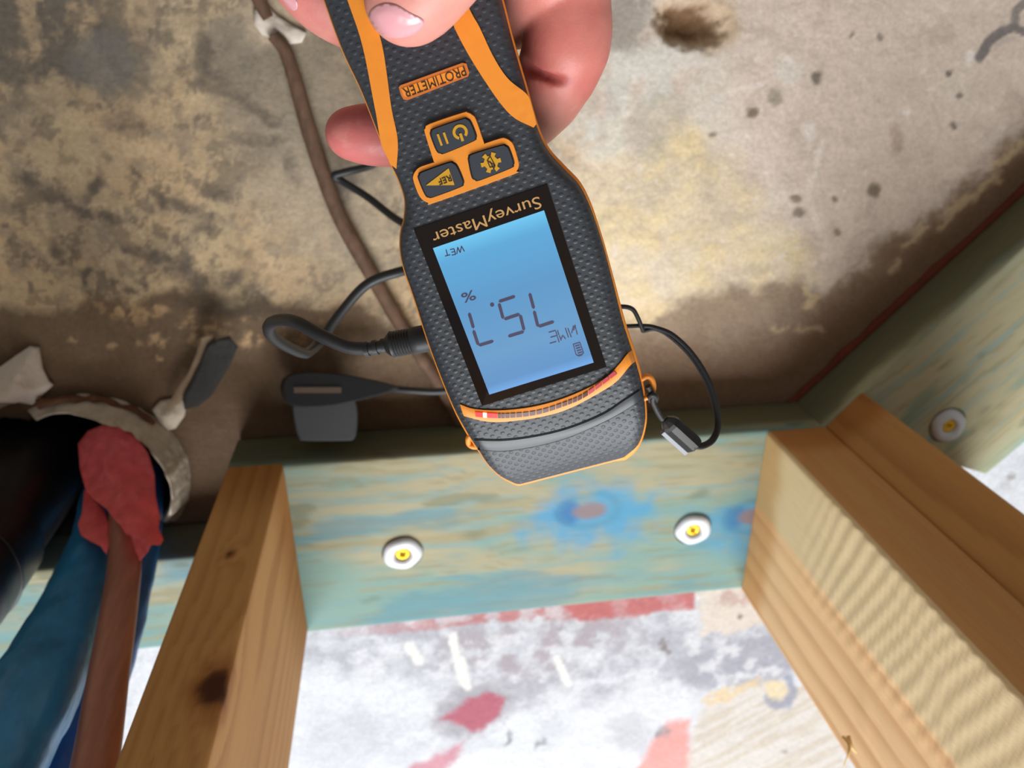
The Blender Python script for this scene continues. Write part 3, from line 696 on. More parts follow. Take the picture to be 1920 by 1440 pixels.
# loose white scraps and the dark tab
def lump(name, pxs, z, hgt, material, label, cat, seed, step=9):
    """crumpled scrap lying on the slab: outline by its footprint, domed and folded"""
    root_p = at_z(*np.mean(pxs, 0), z)
    W_ = [at_z(x, y, z) for x, y in pxs]; P2 = [(p[0] - root_p[0], p[1] - root_p[1]) for p in W_]; n = len(P2); A = np.array(P2)
    st = .0025; gx, gy = np.meshgrid(np.arange(A[:, 0].min(), A[:, 0].max(), st), np.arange(A[:, 1].min(), A[:, 1].max(), st)); gx, gy = gx.ravel(), gy.ravel()
    d = np.full(gx.shape, 1e9)
    for i in range(n): d = np.minimum(d, dseg(gx, gy, P2[i], P2[(i + 1) % n]))
    m = (polym(gx, gy, P2, 1e-6) > .5) & (d > st * .5)
    pts = P2 + list(zip(gx[m], gy[m])); dd = np.concatenate([np.zeros(n), d[m]])
    res = delaunay_2d_cdt([Vector(p) for p in pts], [(i, (i + 1) % n) for i in range(n)], [], 1, 1e-9)
    v2 = np.array([list(v) for v in res[0]]); dv = np.array([dd[src[0]] if src else 0 for src in res[3]])
    nz = fbm(np.c_[v2, np.zeros(len(v2))], 90, 4, seed); zt = hgt * sstep(0, .012, dv) * (.35 + 1.1 * nz) + .001
    V = np.concatenate([np.c_[v2, zt], np.c_[v2, zt * 0 - .001]]); N0 = len(v2); tri = [tuple(f) for f in res[2]]
    ed = {(f[i], f[(i + 1) % 3]) for f in tri for i in range(3)}; bd = [e for e in ed if (e[1], e[0]) not in ed]
    Fc = tri + [tuple(i + N0 for i in f[::-1]) for f in tri] + [(b, a, a + N0, b + N0) for a, b in bd]
    o = fix_normals(obj(name, [tuple(v) for v in V], Fc, material)); o.location = (root_p[0], root_p[1], z); tag(o, label, cat); return o
lump('paper_scrap', [(-40, 690), (0, 688), (28, 668), (55, 650), (74, 652), (80, 690), (92, 715), (100, 722), (82, 738), (62, 758), (30, 752), (0, 765), (-50, 780)], .001, .024, M_PAPER, 'crumpled whitish paper scrap at the left edge above the black pipe', 'paper', 11)
lump('plaster_scrap', [(476, 20), (500, 8), (520, 30), (548, 48), (575, 62), (566, 80), (540, 84), (515, 72), (492, 66), (478, 48)], .000, .006, M_PAPER, 'small pale plaster smear at the top end of the rusty rod', 'plaster', 12)
lump('plaster_scrap', [(286, 768), (300, 752), (322, 748), (338, 742), (352, 754), (346, 780), (330, 802), (316, 806), (300, 792)], .000, .009, M_PLASTER, 'small crumpled grey plaster scrap below the dark tab', 'plaster', 13)
tb = empty('bitumen_strip', tuple(at_d(360, 770, .488)))
sheet('strip_face', [(386, 652), (402, 638), (430, 630), (446, 650), (432, 684), (412, 716), (396, 742), (372, 762), (346, 768), (342, 748), (356, 722), (372, 690)], lambda x, y: .452 + .030 * (y - 630) / 140, M_TAB, tb, 8, .002, (.002, .02), 3, tuple(tb.location))
o = sheet('strip_backing', [(374, 634), (398, 624), (404, 636), (388, 652), (374, 690), (358, 720), (344, 746), (330, 760), (312, 766), (330, 730), (352, 700), (368, 664)], lambda x, y: .456 + .030 * (y - 630) / 140, M_TABEDGE, tb, 8, .002, (.002, .02), 4, tuple(tb.location)); o['label'] = 'torn tan edge of the strip'
tag(tb, 'dark torn strip sticking up from the slab right of the collar', 'strip')

# rusty rod lying on the slab
rd = empty('rusty_rod', tuple(at_z(520, 80, 0)))
rows = [(512, 66, .0036), (535, 96, .0038), (556, 160, .0042), (578, 240, .0045), (604, 320, .0046), (634, 400, .0047), (664, 458, .0048), (704, 528, .0048), (748, 604, .0047), (792, 672, .0046), (836, 742, .0044), (862, 792, .0042)]
P = crom([at_z(x, y, r) for x, y, r in rows], 8); Rr = crom([(r, 0, 0) for _, _, r in rows], 8)[:, 0]
Rr = Rr * (0.93 + .14 * fbm(P, 120, 3, 51))
tube('rod_shaft', P - np.array(rd.location), Rr, M_ROD, rd, 14)
P = crom([at_z(x, y, .004) for x, y in ((470, -50), (482, -10), (494, 18), (503, 34))], 6)
tube('rod_stub', P - np.array(rd.location), np.linspace(.0045, .003, len(P)), M_ROD, rd, 12)
tag(rd, 'thin rusty brown rod lying across the slab behind the meter', 'rod')

# ------------------------------------------------------------------ moisture meter frame
U = np.array([.948, -.2955, -.1155]); V_ = np.array([.329, .888, .321]); U /= np.linalg.norm(U); V_ /= np.linalg.norm(V_)
V_ = V_ - U * (U @ V_); V_ /= np.linalg.norm(V_)
cv2w = lambda v: MCn @ np.array([v[0], -v[1], -v[2]])
DX, DY = cv2w(U), -cv2w(V_); DZ = np.cross(DX, DY)
DEP = 0.2255
DO = CP + cv2w(np.array([(776 - 960) / F, (430 - 720) / F, 1.0]) * DEP)
DM = Matrix(((DX[0], DY[0], DZ[0], DO[0]), (DX[1], DY[1], DZ[1], DO[1]), (DX[2], DY[2], DZ[2], DO[2]), (0, 0, 0, 1)))
RD = np.stack([DX, DY, DZ], 1)                       # columns
CD = (CP - DO) @ RD                                  # camera in meter coordinates
def dv(px, py, c=0.0):
    """meter coordinates of the picture direction on the plane c above the screen face"""
    d = ray(px, py) @ RD; return CD + d * (c - CD[2]) / d[2]
meter = empty('moisture_meter', mw=DM)
tag(meter, 'grey and orange handheld moisture meter with lit blue screen reading 75.7 percent', 'moisture meter')

ST = [((510, -260), (858, -370), 5, 11, 0), ((560, -122), (883, -229), 5, 11, 0), ((605, 0), (915, -108), 5, 11, 0), ((640, 95), (945, 0), 5, 11, 0), ((675, 170), (965, 78), 5, 11, 0), ((703, 240), (990, 165), 5, 11, 0),
      ((727, 300), (1010, 235), 5, 11, 0), ((745, 338), (1031, 280), 5, 12, 0), ((757, 375), (1062, 315), 5, 14, 0), ((756, 410), (1090, 345), 5, 13, 0), ((749, 440), (1108, 380), 5, 12, 0), ((749, 475), (1122, 420), 5, 10, 0),
      ((757, 510), (1135, 462), 5, 9, 0), ((775, 562), (1152, 525), 5, 10, 0), ((800, 640), (1172, 600), 5, 13, 0), ((825, 708), (1190, 655), 5, 14, 0), ((850, 768), (1204, 705), 5, 11, -.0003), ((870, 806), (1211, 745), 5, 8, -.0012),
      ((885, 830), (1213, 778), 4, 6, -.0024), ((898, 848), (1211, 798), 3, 5, -.0040), ((915, 872), (1205, 820), 2, 4, -.0062), ((938, 893), (1195, 838), 1, 3, -.0090), ((965, 907), (1178, 852), 1, 2, -.0125)]
rows = []
for (l, r, ol, orr, cs) in ST:
    rc = -.007 + cs * .75
    fl = dv(l[0] + ol * .95, l[1] - ol * .3, cs - .0015); fr = dv(r[0] - orr * .95, r[1] + orr * .3, cs - .0015)
    rl, rr = dv(*l, rc), dv(*r, rc)
    rows.append(np.concatenate([fl, fr, rl, rr]))
rows = crom(rows, 7)
def build_body():
    V = []; S = 44
    for q in rows:
        fl, fr, rl, rr = q[:3], q[3:6], q[6:9], q[9:12]
        sec = [rl + np.array([0, 0, -.0015]), rl * .4 + fl * .6]
        for k_ in range(S + 1):
            s = k_ / S; e = max(0, (abs(2 * s - 1) - .88) / .12)
            p = fl * (1 - s) + fr * s; p[2] += .0015 * (1 - e * e); sec.append(p)
        sec += [rr * .4 + fr * .6, rr + np.array([0, 0, -.0015])]
        V += sec
    m = S + 5; n = len(rows); Fc = []
    for i in range(n - 1):
        for k_ in range(m - 1): Fc.append((i * m + k_, i * m + k_ + 1, (i + 1) * m + k_ + 1, (i + 1) * m + k_))
    Fc += [tuple(range(m))[::-1], tuple((n - 1) * m + k_ for k_ in range(m))]
    o = fix_normals(obj('front_shell', V, Fc, M_GRIP, meter)); sharp(o, 55)
    bvh = BVHTree.FromPolygons([Vector(v) for v in V], Fc[:-2])
    # back shell
    V = []; n = len(rows); S = 24
    for i, q in enumerate(rows):
        rl, rr = q[6:9] + np.array([0, 0, -.001]), q[9:12] + np.array([0, 0, -.001]); t = i / (n - 1)
        dpt = .018 if t > .5 else .0165
        dpt *= 1 - .55 * sstep(.90, 1.0, t)
        for k_ in range(S + 1):
            s = k_ / S; x = 2 * s - 1; p = rl * (1 - s) + rr * s; p = p + (rl + rr) / 2 * 0
            ins = .94 if 0 < k_ < S else 1.0
            p = (rl + rr) / 2 + (rr - rl) / 2 * x * ins; p[2] -= dpt * (1 - abs(x) ** 5) ** .5
            V.append(p)
    m = S + 1; Fc = []
    for i in range(n - 1):
        for k_ in range(m - 1): Fc.append((i * m + k_, (i + 1) * m + k_, (i + 1) * m + k_ + 1, i * m + k_ + 1))
    Fc += [tuple(range(m)), tuple((n - 1) * m + k_ for k_ in range(m))[::-1]]
    fix_normals(obj('back_shell', V, Fc, M_DARK, meter))
    # orange rim
    ctr = (rows[:, 6:9] + rows[:, 9:12]) / 2; L_ = rows[:, 6:9]; R_ = rows[:, 9:12]; w = R_ - L_; w /= np.linalg.norm(w, axis=1)[:, None]
    rr_ = .00125
    path = np.concatenate([L_ + w * rr_, (R_ - w * rr_)[::-1]])
    # resample the two straight ends
    a, b = L_[-1] + w[-1] * rr_, R_[-1] - w[-1] * rr_; endl = [a + (b - a) * t for t in np.linspace(.1, .9, 9)]
    path = np.concatenate([L_ + w * rr_, endl, (R_ - w * rr_)[::-1]])
    rads = np.concatenate([np.full(len(L_), .00115), np.full(9, .0012), np.full(len(R_), .0017)]); path[len(L_) + 9:] -= w[::-1] * .00045
    V, Fc = tube_vf(path, rads, 10, True)
    V = [(v[0], v[1], v[2]) for v in V]
    fix_normals(obj('rim', V, Fc, M_ORANGE, meter))
    return bvh
BV = build_body()
def hit(px, py):
    d = ray(px, py) @ RD; d = d / np.linalg.norm(d)
    h = BV.ray_cast(Vector(CD), Vector(d))
    return np.array(h[0]) if h[0] is not None else dv(px, py, -.001)
def overlay(name, poly, material, lift, thick, parent=meter, step=14, smooth=False, flat=False, taper=0.0):
    v2, tri, bd = sheet_vf(poly, None, step, 0)
    base = np.array([dv(x, y, 0) if flat else hit(x, y) for x, y in v2]); n = len(v2)
    top = base + np.array([0, 0, lift + thick]); bot = base + np.array([0, 0, lift])
    if taper:
        c = base.mean(0); top[:, :2] = c[:2] + (top[:, :2] - c[:2]) * (1 - taper)
    V = np.concatenate([top, bot])
    Fc = list(tri) + [tuple(i + n for i in f[::-1]) for f in tri] + [(b, a, a + n, b + n) for a, b in bd]
    return fix_normals(obj(name, [tuple(v) for v in V], Fc, material, parent, smooth))
def strip(name, up, lo, material, lift, thick, parent=meter, n=10, dome=0.0, m=4, smooth=True, zmin=-1):
    A, B = crom(up, n), crom(lo, n); N0 = min(len(A), len(B)); V = []; Fc = []
    for i in range(N0):
        for j in range(m + 1):
            t = j / m; p = hit(*(A[i] * (1 - t) + B[i] * t)); p[2] = max(p[2], zmin); p = p + np.array([0, 0, lift + thick + dome * (1 - (2 * t - 1) ** 2)]); V.append(p)
        V.append(hit(*B[i]) + np.array([0, 0, lift])); V.append(hit(*A[i]) + np.array([0, 0, lift]))
    k = m + 3
    for i in range(N0 - 1):
        for j in range(k): Fc.append((i * k + j, i * k + (j + 1) % k, (i + 1) * k + (j + 1) % k, (i + 1) * k + j))
    Fc += [tuple(range(k)), tuple((N0 - 1) * k + j for j in range(k))[::-1]]
    return sharp(fix_normals(obj(name, V, Fc, material, parent, smooth)), 40)
def rpoly(pts, n=5): return [tuple(p) for p in crom(pts, n, True)]
def c4(pts, s, ox, oy): return [(ox + x / s, oy + y / s) for x, y in pts]

# orange stripes on the handle
strip('handle_stripe', [(560, -260), (600, -150), (652, 0), (680, 85), (703, 200), (716, 262), (735, 308)], [(600, -270), (640, -155), (690, 0), (717, 85), (734, 200), (746, 262), (744, 316)], M_ORANGE, .0002, .0004, zmin=-.0004)
strip('handle_stripe', [(800, -200), (840, -80), (880, 16), (899, 51), (925, 106), (952, 147), (987, 177), (997, 202), (1005, 232)], [(750, -180), (800, -60), (842, 27), (855, 58), (877, 100), (906, 147), (940, 196), (966, 222), (1000, 239)], M_ORANGE, .0002, .0004, zmin=-.0002)
# badge with raised name
bd_poly = c4([(160, 925), (175, 905), (830, 668), (875, 675), (905, 770), (890, 810), (250, 1060), (210, 1055), (180, 1000)], 5.647, 720, 0)
badge = overlay('badge', bd_poly, M_ORANGE_D, .0, .0006); badge['label'] = 'orange name badge'
overlay('badge_field', c4([(185, 940), (830, 705), (868, 770), (860, 795), (250, 1025), (215, 1020)], 5.647, 720, 0), M_ORANGE, .0006, .0001, badge)

def text(name, s, p0, p1, cap, material, lift, parent=meter, xs=1.0, bold=0.0):
    """upside-down lettering: baseline runs from p0 (first letter) to p1 (end of last letter)"""
    cu = bpy.data.curves.new(name, 'FONT'); cu.body = s; cu.size = 1; cu.extrude = 0.02; cu.offset = bold; cu.resolution_u = 4
    to = bpy.data.objects.new(name, cu); COL.objects.link(to)
    dg = bpy.context.evaluated_depsgraph_get(); me = bpy.data.meshes.new_from_object(to.evaluated_get(dg))
    bpy.data.objects.remove(to); co = np.zeros(len(me.vertices) * 3); me.vertices.foreach_get('co', co); co = co.reshape(-1, 3)
    a, b = hit(*p0), hit(*p1); ex = b - a; Lw = np.linalg.norm(ex); ex /= Lw; ey = np.cross(np.array([0, 0, 1.0]), ex); ey /= np.linalg.norm(ey)
    x0, x1 = co[:, 0].min(), co[:, 0].max(); capm = cap * DEP / F
    capu = 0.70
    P = a + np.outer((co[:, 0] - x0) / (x1 - x0) * Lw, ex) + np.outer(co[:, 1] / capu * capm, ey)
    P[:, 2] = a[2] + (b[2] - a[2]) * (co[:, 0] - x0) / (x1 - x0) + lift + np.where(co[:, 2] > 0, .00012, 0)
    me.vertices.foreach_set('co', P.ravel()); me.update(); me.materials.clear(); me.materials.append(material); me.name = name
    for p in me.polygons: p.material_index = 0
    o = bpy.data.objects.new(name, me); COL.objects.link(o); o.parent = parent; return o
text('badge_lettering', 'PROTIMETER', (870, 124), (755, 167), 16, M_LETDARK, .0007, badge)

# button pad
pad = overlay('button_pad', rpoly(c4([(437, 450), (445, 392), (492, 340), (900, 202), (962, 198), (1022, 228), (1070, 290), (1168, 575), (1180, 578), (1370, 517), (1432, 517), (1490, 550), (1532, 605), (1588, 790), (1592, 860), (1566, 922), (1510, 968), (562, 1308), (480, 1312), (402, 1268), (350, 1190), (297, 1040), (293, 980), (322, 920), (382, 868), (540, 815), (548, 805)], 6.546, 730, 180), 3), M_ORANGE, .0, .0013, step=16, taper=.012)
bevel(pad, .0004)
pad['label'] = 'raised orange surround of three buttons'
BT = [[(520, 485), (522, 432), (562, 395), (900, 280), (958, 280), (1002, 315), (1062, 460), (1062, 512), (1026, 552), (702, 690), (640, 694), (590, 662)],
      [(980, 792), (984, 746), (1022, 708), (1370, 603), (1430, 608), (1470, 642), (1522, 790), (1518, 842), (1480, 882), (1122, 1022), (1062, 1018), (1020, 980)],
      [(370, 1012), (376, 962), (412, 925), (730, 813), (790, 816), (840, 860), (908, 1020), (906, 1072), (870, 1110), (562, 1226), (500, 1234), (450, 1200)]]
btn = []
for i, b in enumerate(BT):
    pp = np.array(rpoly(c4(b, 6.546, 730, 180), 4)); cc = pp.mean(0)
    overlay('button_gap', [tuple(p) for p in cc + (pp - cc) * 1.045], M_GAP, .0009, .00045, pad, 30)
    o = overlay('button', [tuple(p) for p in cc + (pp - cc) * .985], M_BUTTON, .0010, .0010, pad, 30, taper=.03); btn.append(o)
    o['label'] = ['dark power and hold button', 'dark settings button with gear mark', 'dark reference button with triangle mark'][i]
IC = .00205
def icon(name, pts, i): return overlay(name, c4(pts, 6.546, 730, 180), M_ICON, IC, .00012, btn[i], 60)
icon('icon_bar', [(590, 470), (615, 462), (665, 600), (640, 610)], 0); icon('icon_bar', [(663, 450), (690, 442), (738, 578), (714, 588)], 0)
def ring(name, cx, cy, r0, r1, a0, a1, i, n=28):
    V = []; Fc = []
    for k_ in range(n + 1):
        a = math.radians(a0 + (a1 - a0) * k_ / n)
        for r in (r0, r1):
            p = hit(730 + (cx + r * math.cos(a)) / 6.546, 180 + (cy + r * math.sin(a)) / 6.546); V.append(p + np.array([0, 0, IC + .00012])); V.append(p + np.array([0, 0, IC]))
    for k_ in range(n):
        b0 = k_ * 4; b1 = b0 + 4
        Fc += [(b0, b0 + 2, b1 + 2, b1), (b0 + 1, b1 + 1, b1 + 3, b0 + 3), (b0, b1, b1 + 1, b0 + 1), (b0 + 2, b0 + 3, b1 + 3, b1 + 2)]
    return fix_normals(obj(name, V, Fc, M_ICON, btn[i], False))
ring('icon_ring', 876, 440, 58, 93, 100, 395, 0); icon('icon_bar', [(862, 462), (892, 452), (925, 545), (893, 556)], 0)
gear = []
for k_ in range(6):
    a = k_ * 60 - 15
    for da, r in ((-15, 88), (-13, 128), (13, 128), (15, 88)): gear.append((1250 + r * math.cos(math.radians(a + da)), 812 + r * math.sin(math.radians(a + da))))
icon('icon_gear', gear, 1)
def line(name, pts, w, material, lift, parent, s=1, ox=0, oy=0):
    """flat stroke made of joined segments"""
    V = []; Fc = []
    for a, b in zip(pts[:-1], pts[1:]):
        a = np.array((ox + a[0] / s, oy + a[1] / s)); b = np.array((ox + b[0] / s, oy + b[1] / s)); d = (b - a) / np.linalg.norm(b - a); nrm = np.array([-d[1], d[0]]) * w / 2
        e = d * w * .5; q = [a + nrm, a - e, a - nrm, b - nrm, b + e, b + nrm]; k0 = len(V)
        hh = [hit(*p) for p in q]
        V += [h + np.array([0, 0, lift + .0001]) for h in hh] + [h + np.array([0, 0, lift]) for h in hh]
        Fc += [tuple(k0 + i for i in range(6)), tuple(k0 + 11 - i for i in range(6))] + [(k0 + i, k0 + (i + 1) % 6, k0 + 6 + (i + 1) % 6, k0 + 6 + i) for i in range(6)]
    return fix_normals(obj(name, V, Fc, material, parent, False))
line('icon_rune', [(1205, 790), (1300, 845), (1240, 735), (1205, 790)], 1.8, M_LETDARK, IC + .00014, btn[1], 6.546, 730, 180)
line('icon_rune', [(1215, 810), (1240, 870), (1300, 850), (1285, 890), (1240, 800)], 1.8, M_LETDARK, IC + .00014, btn[1], 6.546, 730, 180)
icon('icon_triangle', [(458, 1090), (735, 880), (808, 1085)], 2)
text('icon_lettering', 'REF', (845.5, 327), (822, 335.5), 11, M_LETDARK, IC + .00016, btn[2], bold=.01)

# screen
BZ = [(776, 430), (1026, 345.5), (1137, 687.5), (904, 760.6)]
bez = overlay('screen_bezel', BZ, M_BEZEL, .0, .00035, step=40); bez['label'] = 'black glass screen surround'
LC = [(812, 465), (1020, 394), (1113, 679), (917.6, 739)]
def lcd_mat():
    m = mat('lcd_backlight', (40, 70, 95), 0.22); nt = m.node_tree; N = nt.nodes; L = nt.links; b = N['Principled BSDF']
    tc = N.new('ShaderNodeTexCoord'); sp_ = N.new('ShaderNodeSeparateXYZ'); L.new(tc.outputs['Object'], sp_.inputs[0])
    mr = N.new('ShaderNodeMapRange'); y0 = dv(*LC[0])[1]; y1 = dv(*LC[3])[1]
    mr.inputs[1].default_value = y0; mr.inputs[2].default_value = y1; L.new(sp_.outputs[1], mr.inputs[0])
    cr = N.new('ShaderNodeValToRGB'); L.new(mr.outputs[0], cr.inputs[0]); e = cr.color_ramp.elements
    e[0].position = 0; e[0].color = (*lin((112, 200, 240)), 1); e[1].position = 1; e[1].color = (*lin((116, 166, 226)), 1)
    for p, c_ in ((.10, (92, 166, 212)), (.4, (92, 148, 194)), (.75, (106, 152, 194)), (.94, (96, 142, 192))):
        q = e.new(p); q.color = (*lin(c_), 1)
    L.new(cr.outputs[0], b.inputs['Emission Color']); b.inputs['Emission Strength'].default_value = 0.76
    return m
lcd = overlay('display', LC, lcd_mat(), .00036, .00006, bez, 40); lcd['label'] = 'backlit blue liquid crystal display'
LL = .00046
text('model_lettering', 'SurveyMaster', (1010, 367.5), (808, 437.5), 22, M_LETTER, .00037, bez)
K6w = (4.236, 780, 420)
for pts in ([(234, 252), (272, 242)], [(252, 246), (240, 202)], [(302, 194), (316, 238)], [(316, 238), (287, 245)], [(309, 216), (284, 222)], [(302, 194), (273, 201)], [(326, 234), (332, 184), (352, 224), (362, 174), (385, 214)]):
    line('display_lettering', pts, 2.0, M_LCDINK, LL, lcd, *K6w)
text('display_lettering', '%', (888, 543), (863.5, 551), 19, M_LCDINK, LL, lcd, bold=.012)
K6 = (4.236, 780, 420)
for a, b in [((425, 712), (455, 815)), ((460, 850), (492, 948)), ((508, 958), (606, 928)), ((668, 610), (778, 574)), ((662, 636), (690, 740)), ((710, 750), (814, 715)), ((830, 728), (856, 832)), ((742, 886), (848, 853)),
             ((905, 556), (933, 660)), ((940, 696), (966, 802)), ((982, 808), (1086, 774))]:
    line('digit_segment', [a, b], 6.0, M_LCDINK, LL, lcd, *K6)
overlay('decimal_point', [(780 + (605 + 17 * math.cos(t)) / 4.236, 420 + (637 + 17 * math.sin(t)) / 4.236) for t in np.linspace(0, 6.28, 17)[:-1]], M_LCDINK, LL, .0001, lcd, 40)
for a, b in [((1056, 856), (1106, 842)), ((1110, 848), (1122, 890)), ((1124, 896), (1136, 934)), ((1070, 896), (1112, 884)), ((1064, 944), (1112, 930)), ((1124, 842), (1134, 876)), ((1138, 884), (1152, 920)), ((1150, 912), (1166, 880)), ((1186, 824), (1198, 862)), ((1200, 866), (1210, 896)), ((1172, 888), (1186, 908)), ((1206, 826), (1218, 860)), ((1222, 866), (1232, 894)), ((1236, 862), (1250, 806)), ((1252, 840), (1262, 800)), ((1262, 800), (1270, 834)), ((1272, 840), (1280, 872))]:
    line('label_segment', [a, b], 2.0, M_LCDINK, LL, lcd, *K6)
line('battery_icon', [(1248, 952), (1300, 936), (1330, 1020), (1318, 1032), (1282, 1040), (1270, 1032), (1248, 952)], 1.8, M_LCDINK, LL, lcd, *K6)
line('battery_icon', [(1290, 1044), (1316, 1036)], 2.6, M_LCDINK, LL, lcd, *K6)
for k_ in range(4):
    ox_, oy_ = 1262 + k_ * 7.2, 964 + k_ * 18.5
    line('battery_bar', [(ox_ + 2, oy_ + 2), (ox_ + 34, oy_ - 7)], 2.4, M_LCDINK, LL, lcd, *K6)

# light bar
K5 = lambda pts: c4(pts, 4.8, 860, 660)
bar = strip('light_bar', K5([(12, 468), (150, 510), (400, 520), (700, 482), (1000, 392), (1300, 245), (1440, 110), (1512, 20), (1560, -20)]), K5([(48, 572), (250, 620), (450, 620), (750, 577), (1000, 502), (1300, 342), (1430, 250), (1540, 120), (1590, 80)]), M_ORANGE, .0, .0005, dome=.0003)
bar['label'] = 'curved orange band with a row of small lights'
sl_u = crom(K5([(150, 532), (300, 543), (450, 545), (700, 519), (950, 442), (1150, 350), (1405, 158)]), 8); sl_l = crom(K5([(155, 573), (300, 584), (450, 584), (700, 556), (950, 478), (1150, 388), (1432, 182)]), 8)
NL = 26
for i in range(NL):
    t0, t1 = i / NL, (i + (1.0 if i < 5 else .86)) / NL
    def sm(A, t): 
        f = t * (len(A) - 1); k_ = min(int(f), len(A) - 2); return A[k_] * (1 - (f - k_)) + A[k_ + 1] * (f - k_)
    q = [sm(sl_u, t0), sm(sl_u, t1), sm(sl_l, t1), sm(sl_l, t0)]
    m_ = M_LEDH if i == 2 else M_LEDR if i < 6 else M_LEDP if i > NL - 5 else M_LED
    o = overlay('led_window', [tuple(p) for p in q], m_, .0008, .0002, bar, 50)
# smooth groove band between head and end cap
gu, gl = [(140, 790), (400, 795), (700, 757), (1000, 682), (1300, 557), (1480, 440), (1640, 335)], [(172, 870), (400, 884), (700, 840), (1000, 757), (1300, 625), (1480, 528), (1652, 418)]
strip('joint_band', K5(gu), K5(gl), M_DARK, .0, .0005, dome=.00015)
strip('joint_gap', K5([(x, y - 10) for x, y in gu]), K5([(x, y + 4) for x, y in gu]), M_GAP, .0, .00025)
strip('joint_gap', K5([(x, y - 4) for x, y in gl]), K5([(x, y + 10) for x, y in gl]), M_GAP, .0, .00025)

# strap lugs
def lug(name, pts, c0, c1, r):
    P = crom([dv(x, y, c) for x, y, c in pts], 6); return tube(name, P, r, M_ORANGE, meter, 10)
lug('strap_lug', [(1200, 712, -.007), (1214, 706, -.007), (1222, 712, -.007), (1225, 726, -.007), (1221, 740, -.007), (1210, 746, -.007), (1200, 750, -.008)], 0, 0, .0010)
lug('strap_lug', [(884, 812, -.008), (878, 822, -.008), (879, 832, -.009), (886, 837, -.009), (896, 838, -.010)], 0, 0, .0010)

# ------------------------------------------------------------------ wrist strap
strap = empty('wrist_strap', tuple(DO + RD @ dv(1225, 745, -.009)))
so = np.array(strap.location)
def dw(px, py, c): return DO + RD @ dv(px, py, c)
def strand(pts, r, name='cord'): return tube(name, crom(pts, 10) - so, r, M_CORD, strap, 8)
strand([dw(1215, 724, -.005), dw(1224, 742, -.006), dw(1224, 752, -.007), dw(1232, 770, -.009), dw(1242, 786, -.011)], .0010)
V, Fc = tube_vf(crom([dw(1217, 745, -.007), dw(1222, 740, -.0045), dw(1230, 744, -.006), dw(1228, 752, -.009), dw(1220, 751, -.008)], 6, True) - so, .0010, 8, True)
fix_normals(obj('knot', V, Fc, M_CORD, strap))
loop1 = [(1300, 838, -.014), (1318, 838, -.016), (1338, 826, -.019), (1348, 800, -.022), (1345, 765, -.025), (1330, 715, -.029), (1300, 665, -.033), (1262, 628, -.036), (1228, 614, -.038), (1205, 611, -.038), (1170, 612, -.036), (1140, 614, -.034)]
strand([dw(*p) for p in loop1], .00085)
loop2 = [(1302, 834, -.0155), (1320, 833, -.0175), (1335, 822, -.0205), (1344, 800, -.0235), (1341, 768, -.0265), (1325, 717, -.0305), (1296, 669, -.0345), (1258, 632, -.0375), (1230, 617, -.039), (1208, 620, -.0395), (1205, 618, -.038), (1196, 596, -.036), (1186, 580, -.035), (1168, 575, -.034), (1140, 578, -.033)]
strand([dw(*p) for p in loop2], .00085)
def slider():
    a, b = dw(1246, 786, -.0115), dw(1303, 838, -.0155); ax = (b - a); L_ = np.linalg.norm(ax); ax /= L_
    zz = DZ - ax * (DZ @ ax); zz /= np.linalg.norm(zz); yy = np.cross(zz, ax)
    Mx = np.stack([ax, yy, zz], 1)
    w, h = .0034, .0019; V = []; Fc = []
    xs = [0, .0012, .003, .0045, L_ - .0008, L_]; ws = [.35, .6, .9, 1, 1, .94]
    for x, s in zip(xs, ws):
        for (y, z) in ((-w, -h), (w, -h), (w, h * .2), (w * .35, h), (-w * .35, h), (-w, h * .2)): V.append(tuple(a - so + Mx @ np.array([x, y * s, z * s])))
    for i in range(len(xs) - 1):
        for k_ in range(6): Fc.append((i * 6 + k_, i * 6 + (k_ + 1) % 6, i * 6 + 6 + (k_ + 1) % 6, i * 6 + 6 + k_))
    Fc += [tuple(range(6))[::-1], tuple((len(xs) - 1) * 6 + k_ for k_ in range(6))]
    o = fix_normals(obj('cord_slider', V, Fc, M_SLIDER, strap, False)); bevel(o, .0004)
    sgn = -1
    q = []
    for x, s in ((.004, .95), (L_, .95)):
        for (y, z) in ((sgn * w * 1.02, -h), (sgn * w * 1.45, -h), (sgn * w * 1.45, h * .1), (sgn * w * 1.02, h * .1)): q.append(tuple(a - so + Mx @ np.array([x, y * s, z * s])))
    o = fix_normals(obj('slider_side', q, [(0, 1, 2, 3), (7, 6, 5, 4), (0, 4, 5, 1), (1, 5, 6, 2), (2, 6, 7, 3), (3, 7, 4, 0)], M_SLIDERG, o, False)); o['label'] = 'pale grey side of the slider'
slider()
tag(strap, 'thin black wrist strap loop with cord slider hanging from the meter', 'strap')

# ------------------------------------------------------------------ moisture probe: jack plug, cable, probe body
pr = empty('moisture_probe', tuple(at_z(600, 770, .02))); po = np.array(pr.location)
pa, pb = dw(684, 655, -.0135), dw(812, 632, -.0125); ax = pb - pa
ts = [0, .06, .065, .12, .125, .19, .195, .25, .255, .31, .315, .40, .42, 0.44, .46, .48, .50, .52, .54, .56, .58, .6, .62, .64, .66, .68, .70, .80, 1.0]
rs = []
for t in ts:
    if t < .31: r = .0026 if (t < .062 or .122 < t < .192 or .252 < t < .312) else .0021
    elif t < .42: r = .0026 + (.0046 - .0026) * min(1, (t - .31) / .06)
    elif t < .70: r = .0045 if int(round((t - .42) / .02)) % 2 == 0 else .0042
    else: r = .0046
    rs.append(r)
o = tube('jack_plug', [pa - po + ax * t for t in ts], rs, M_CABLE, pr, 24); o['label'] = 'ribbed black jack plug pushed into the side of the meter'
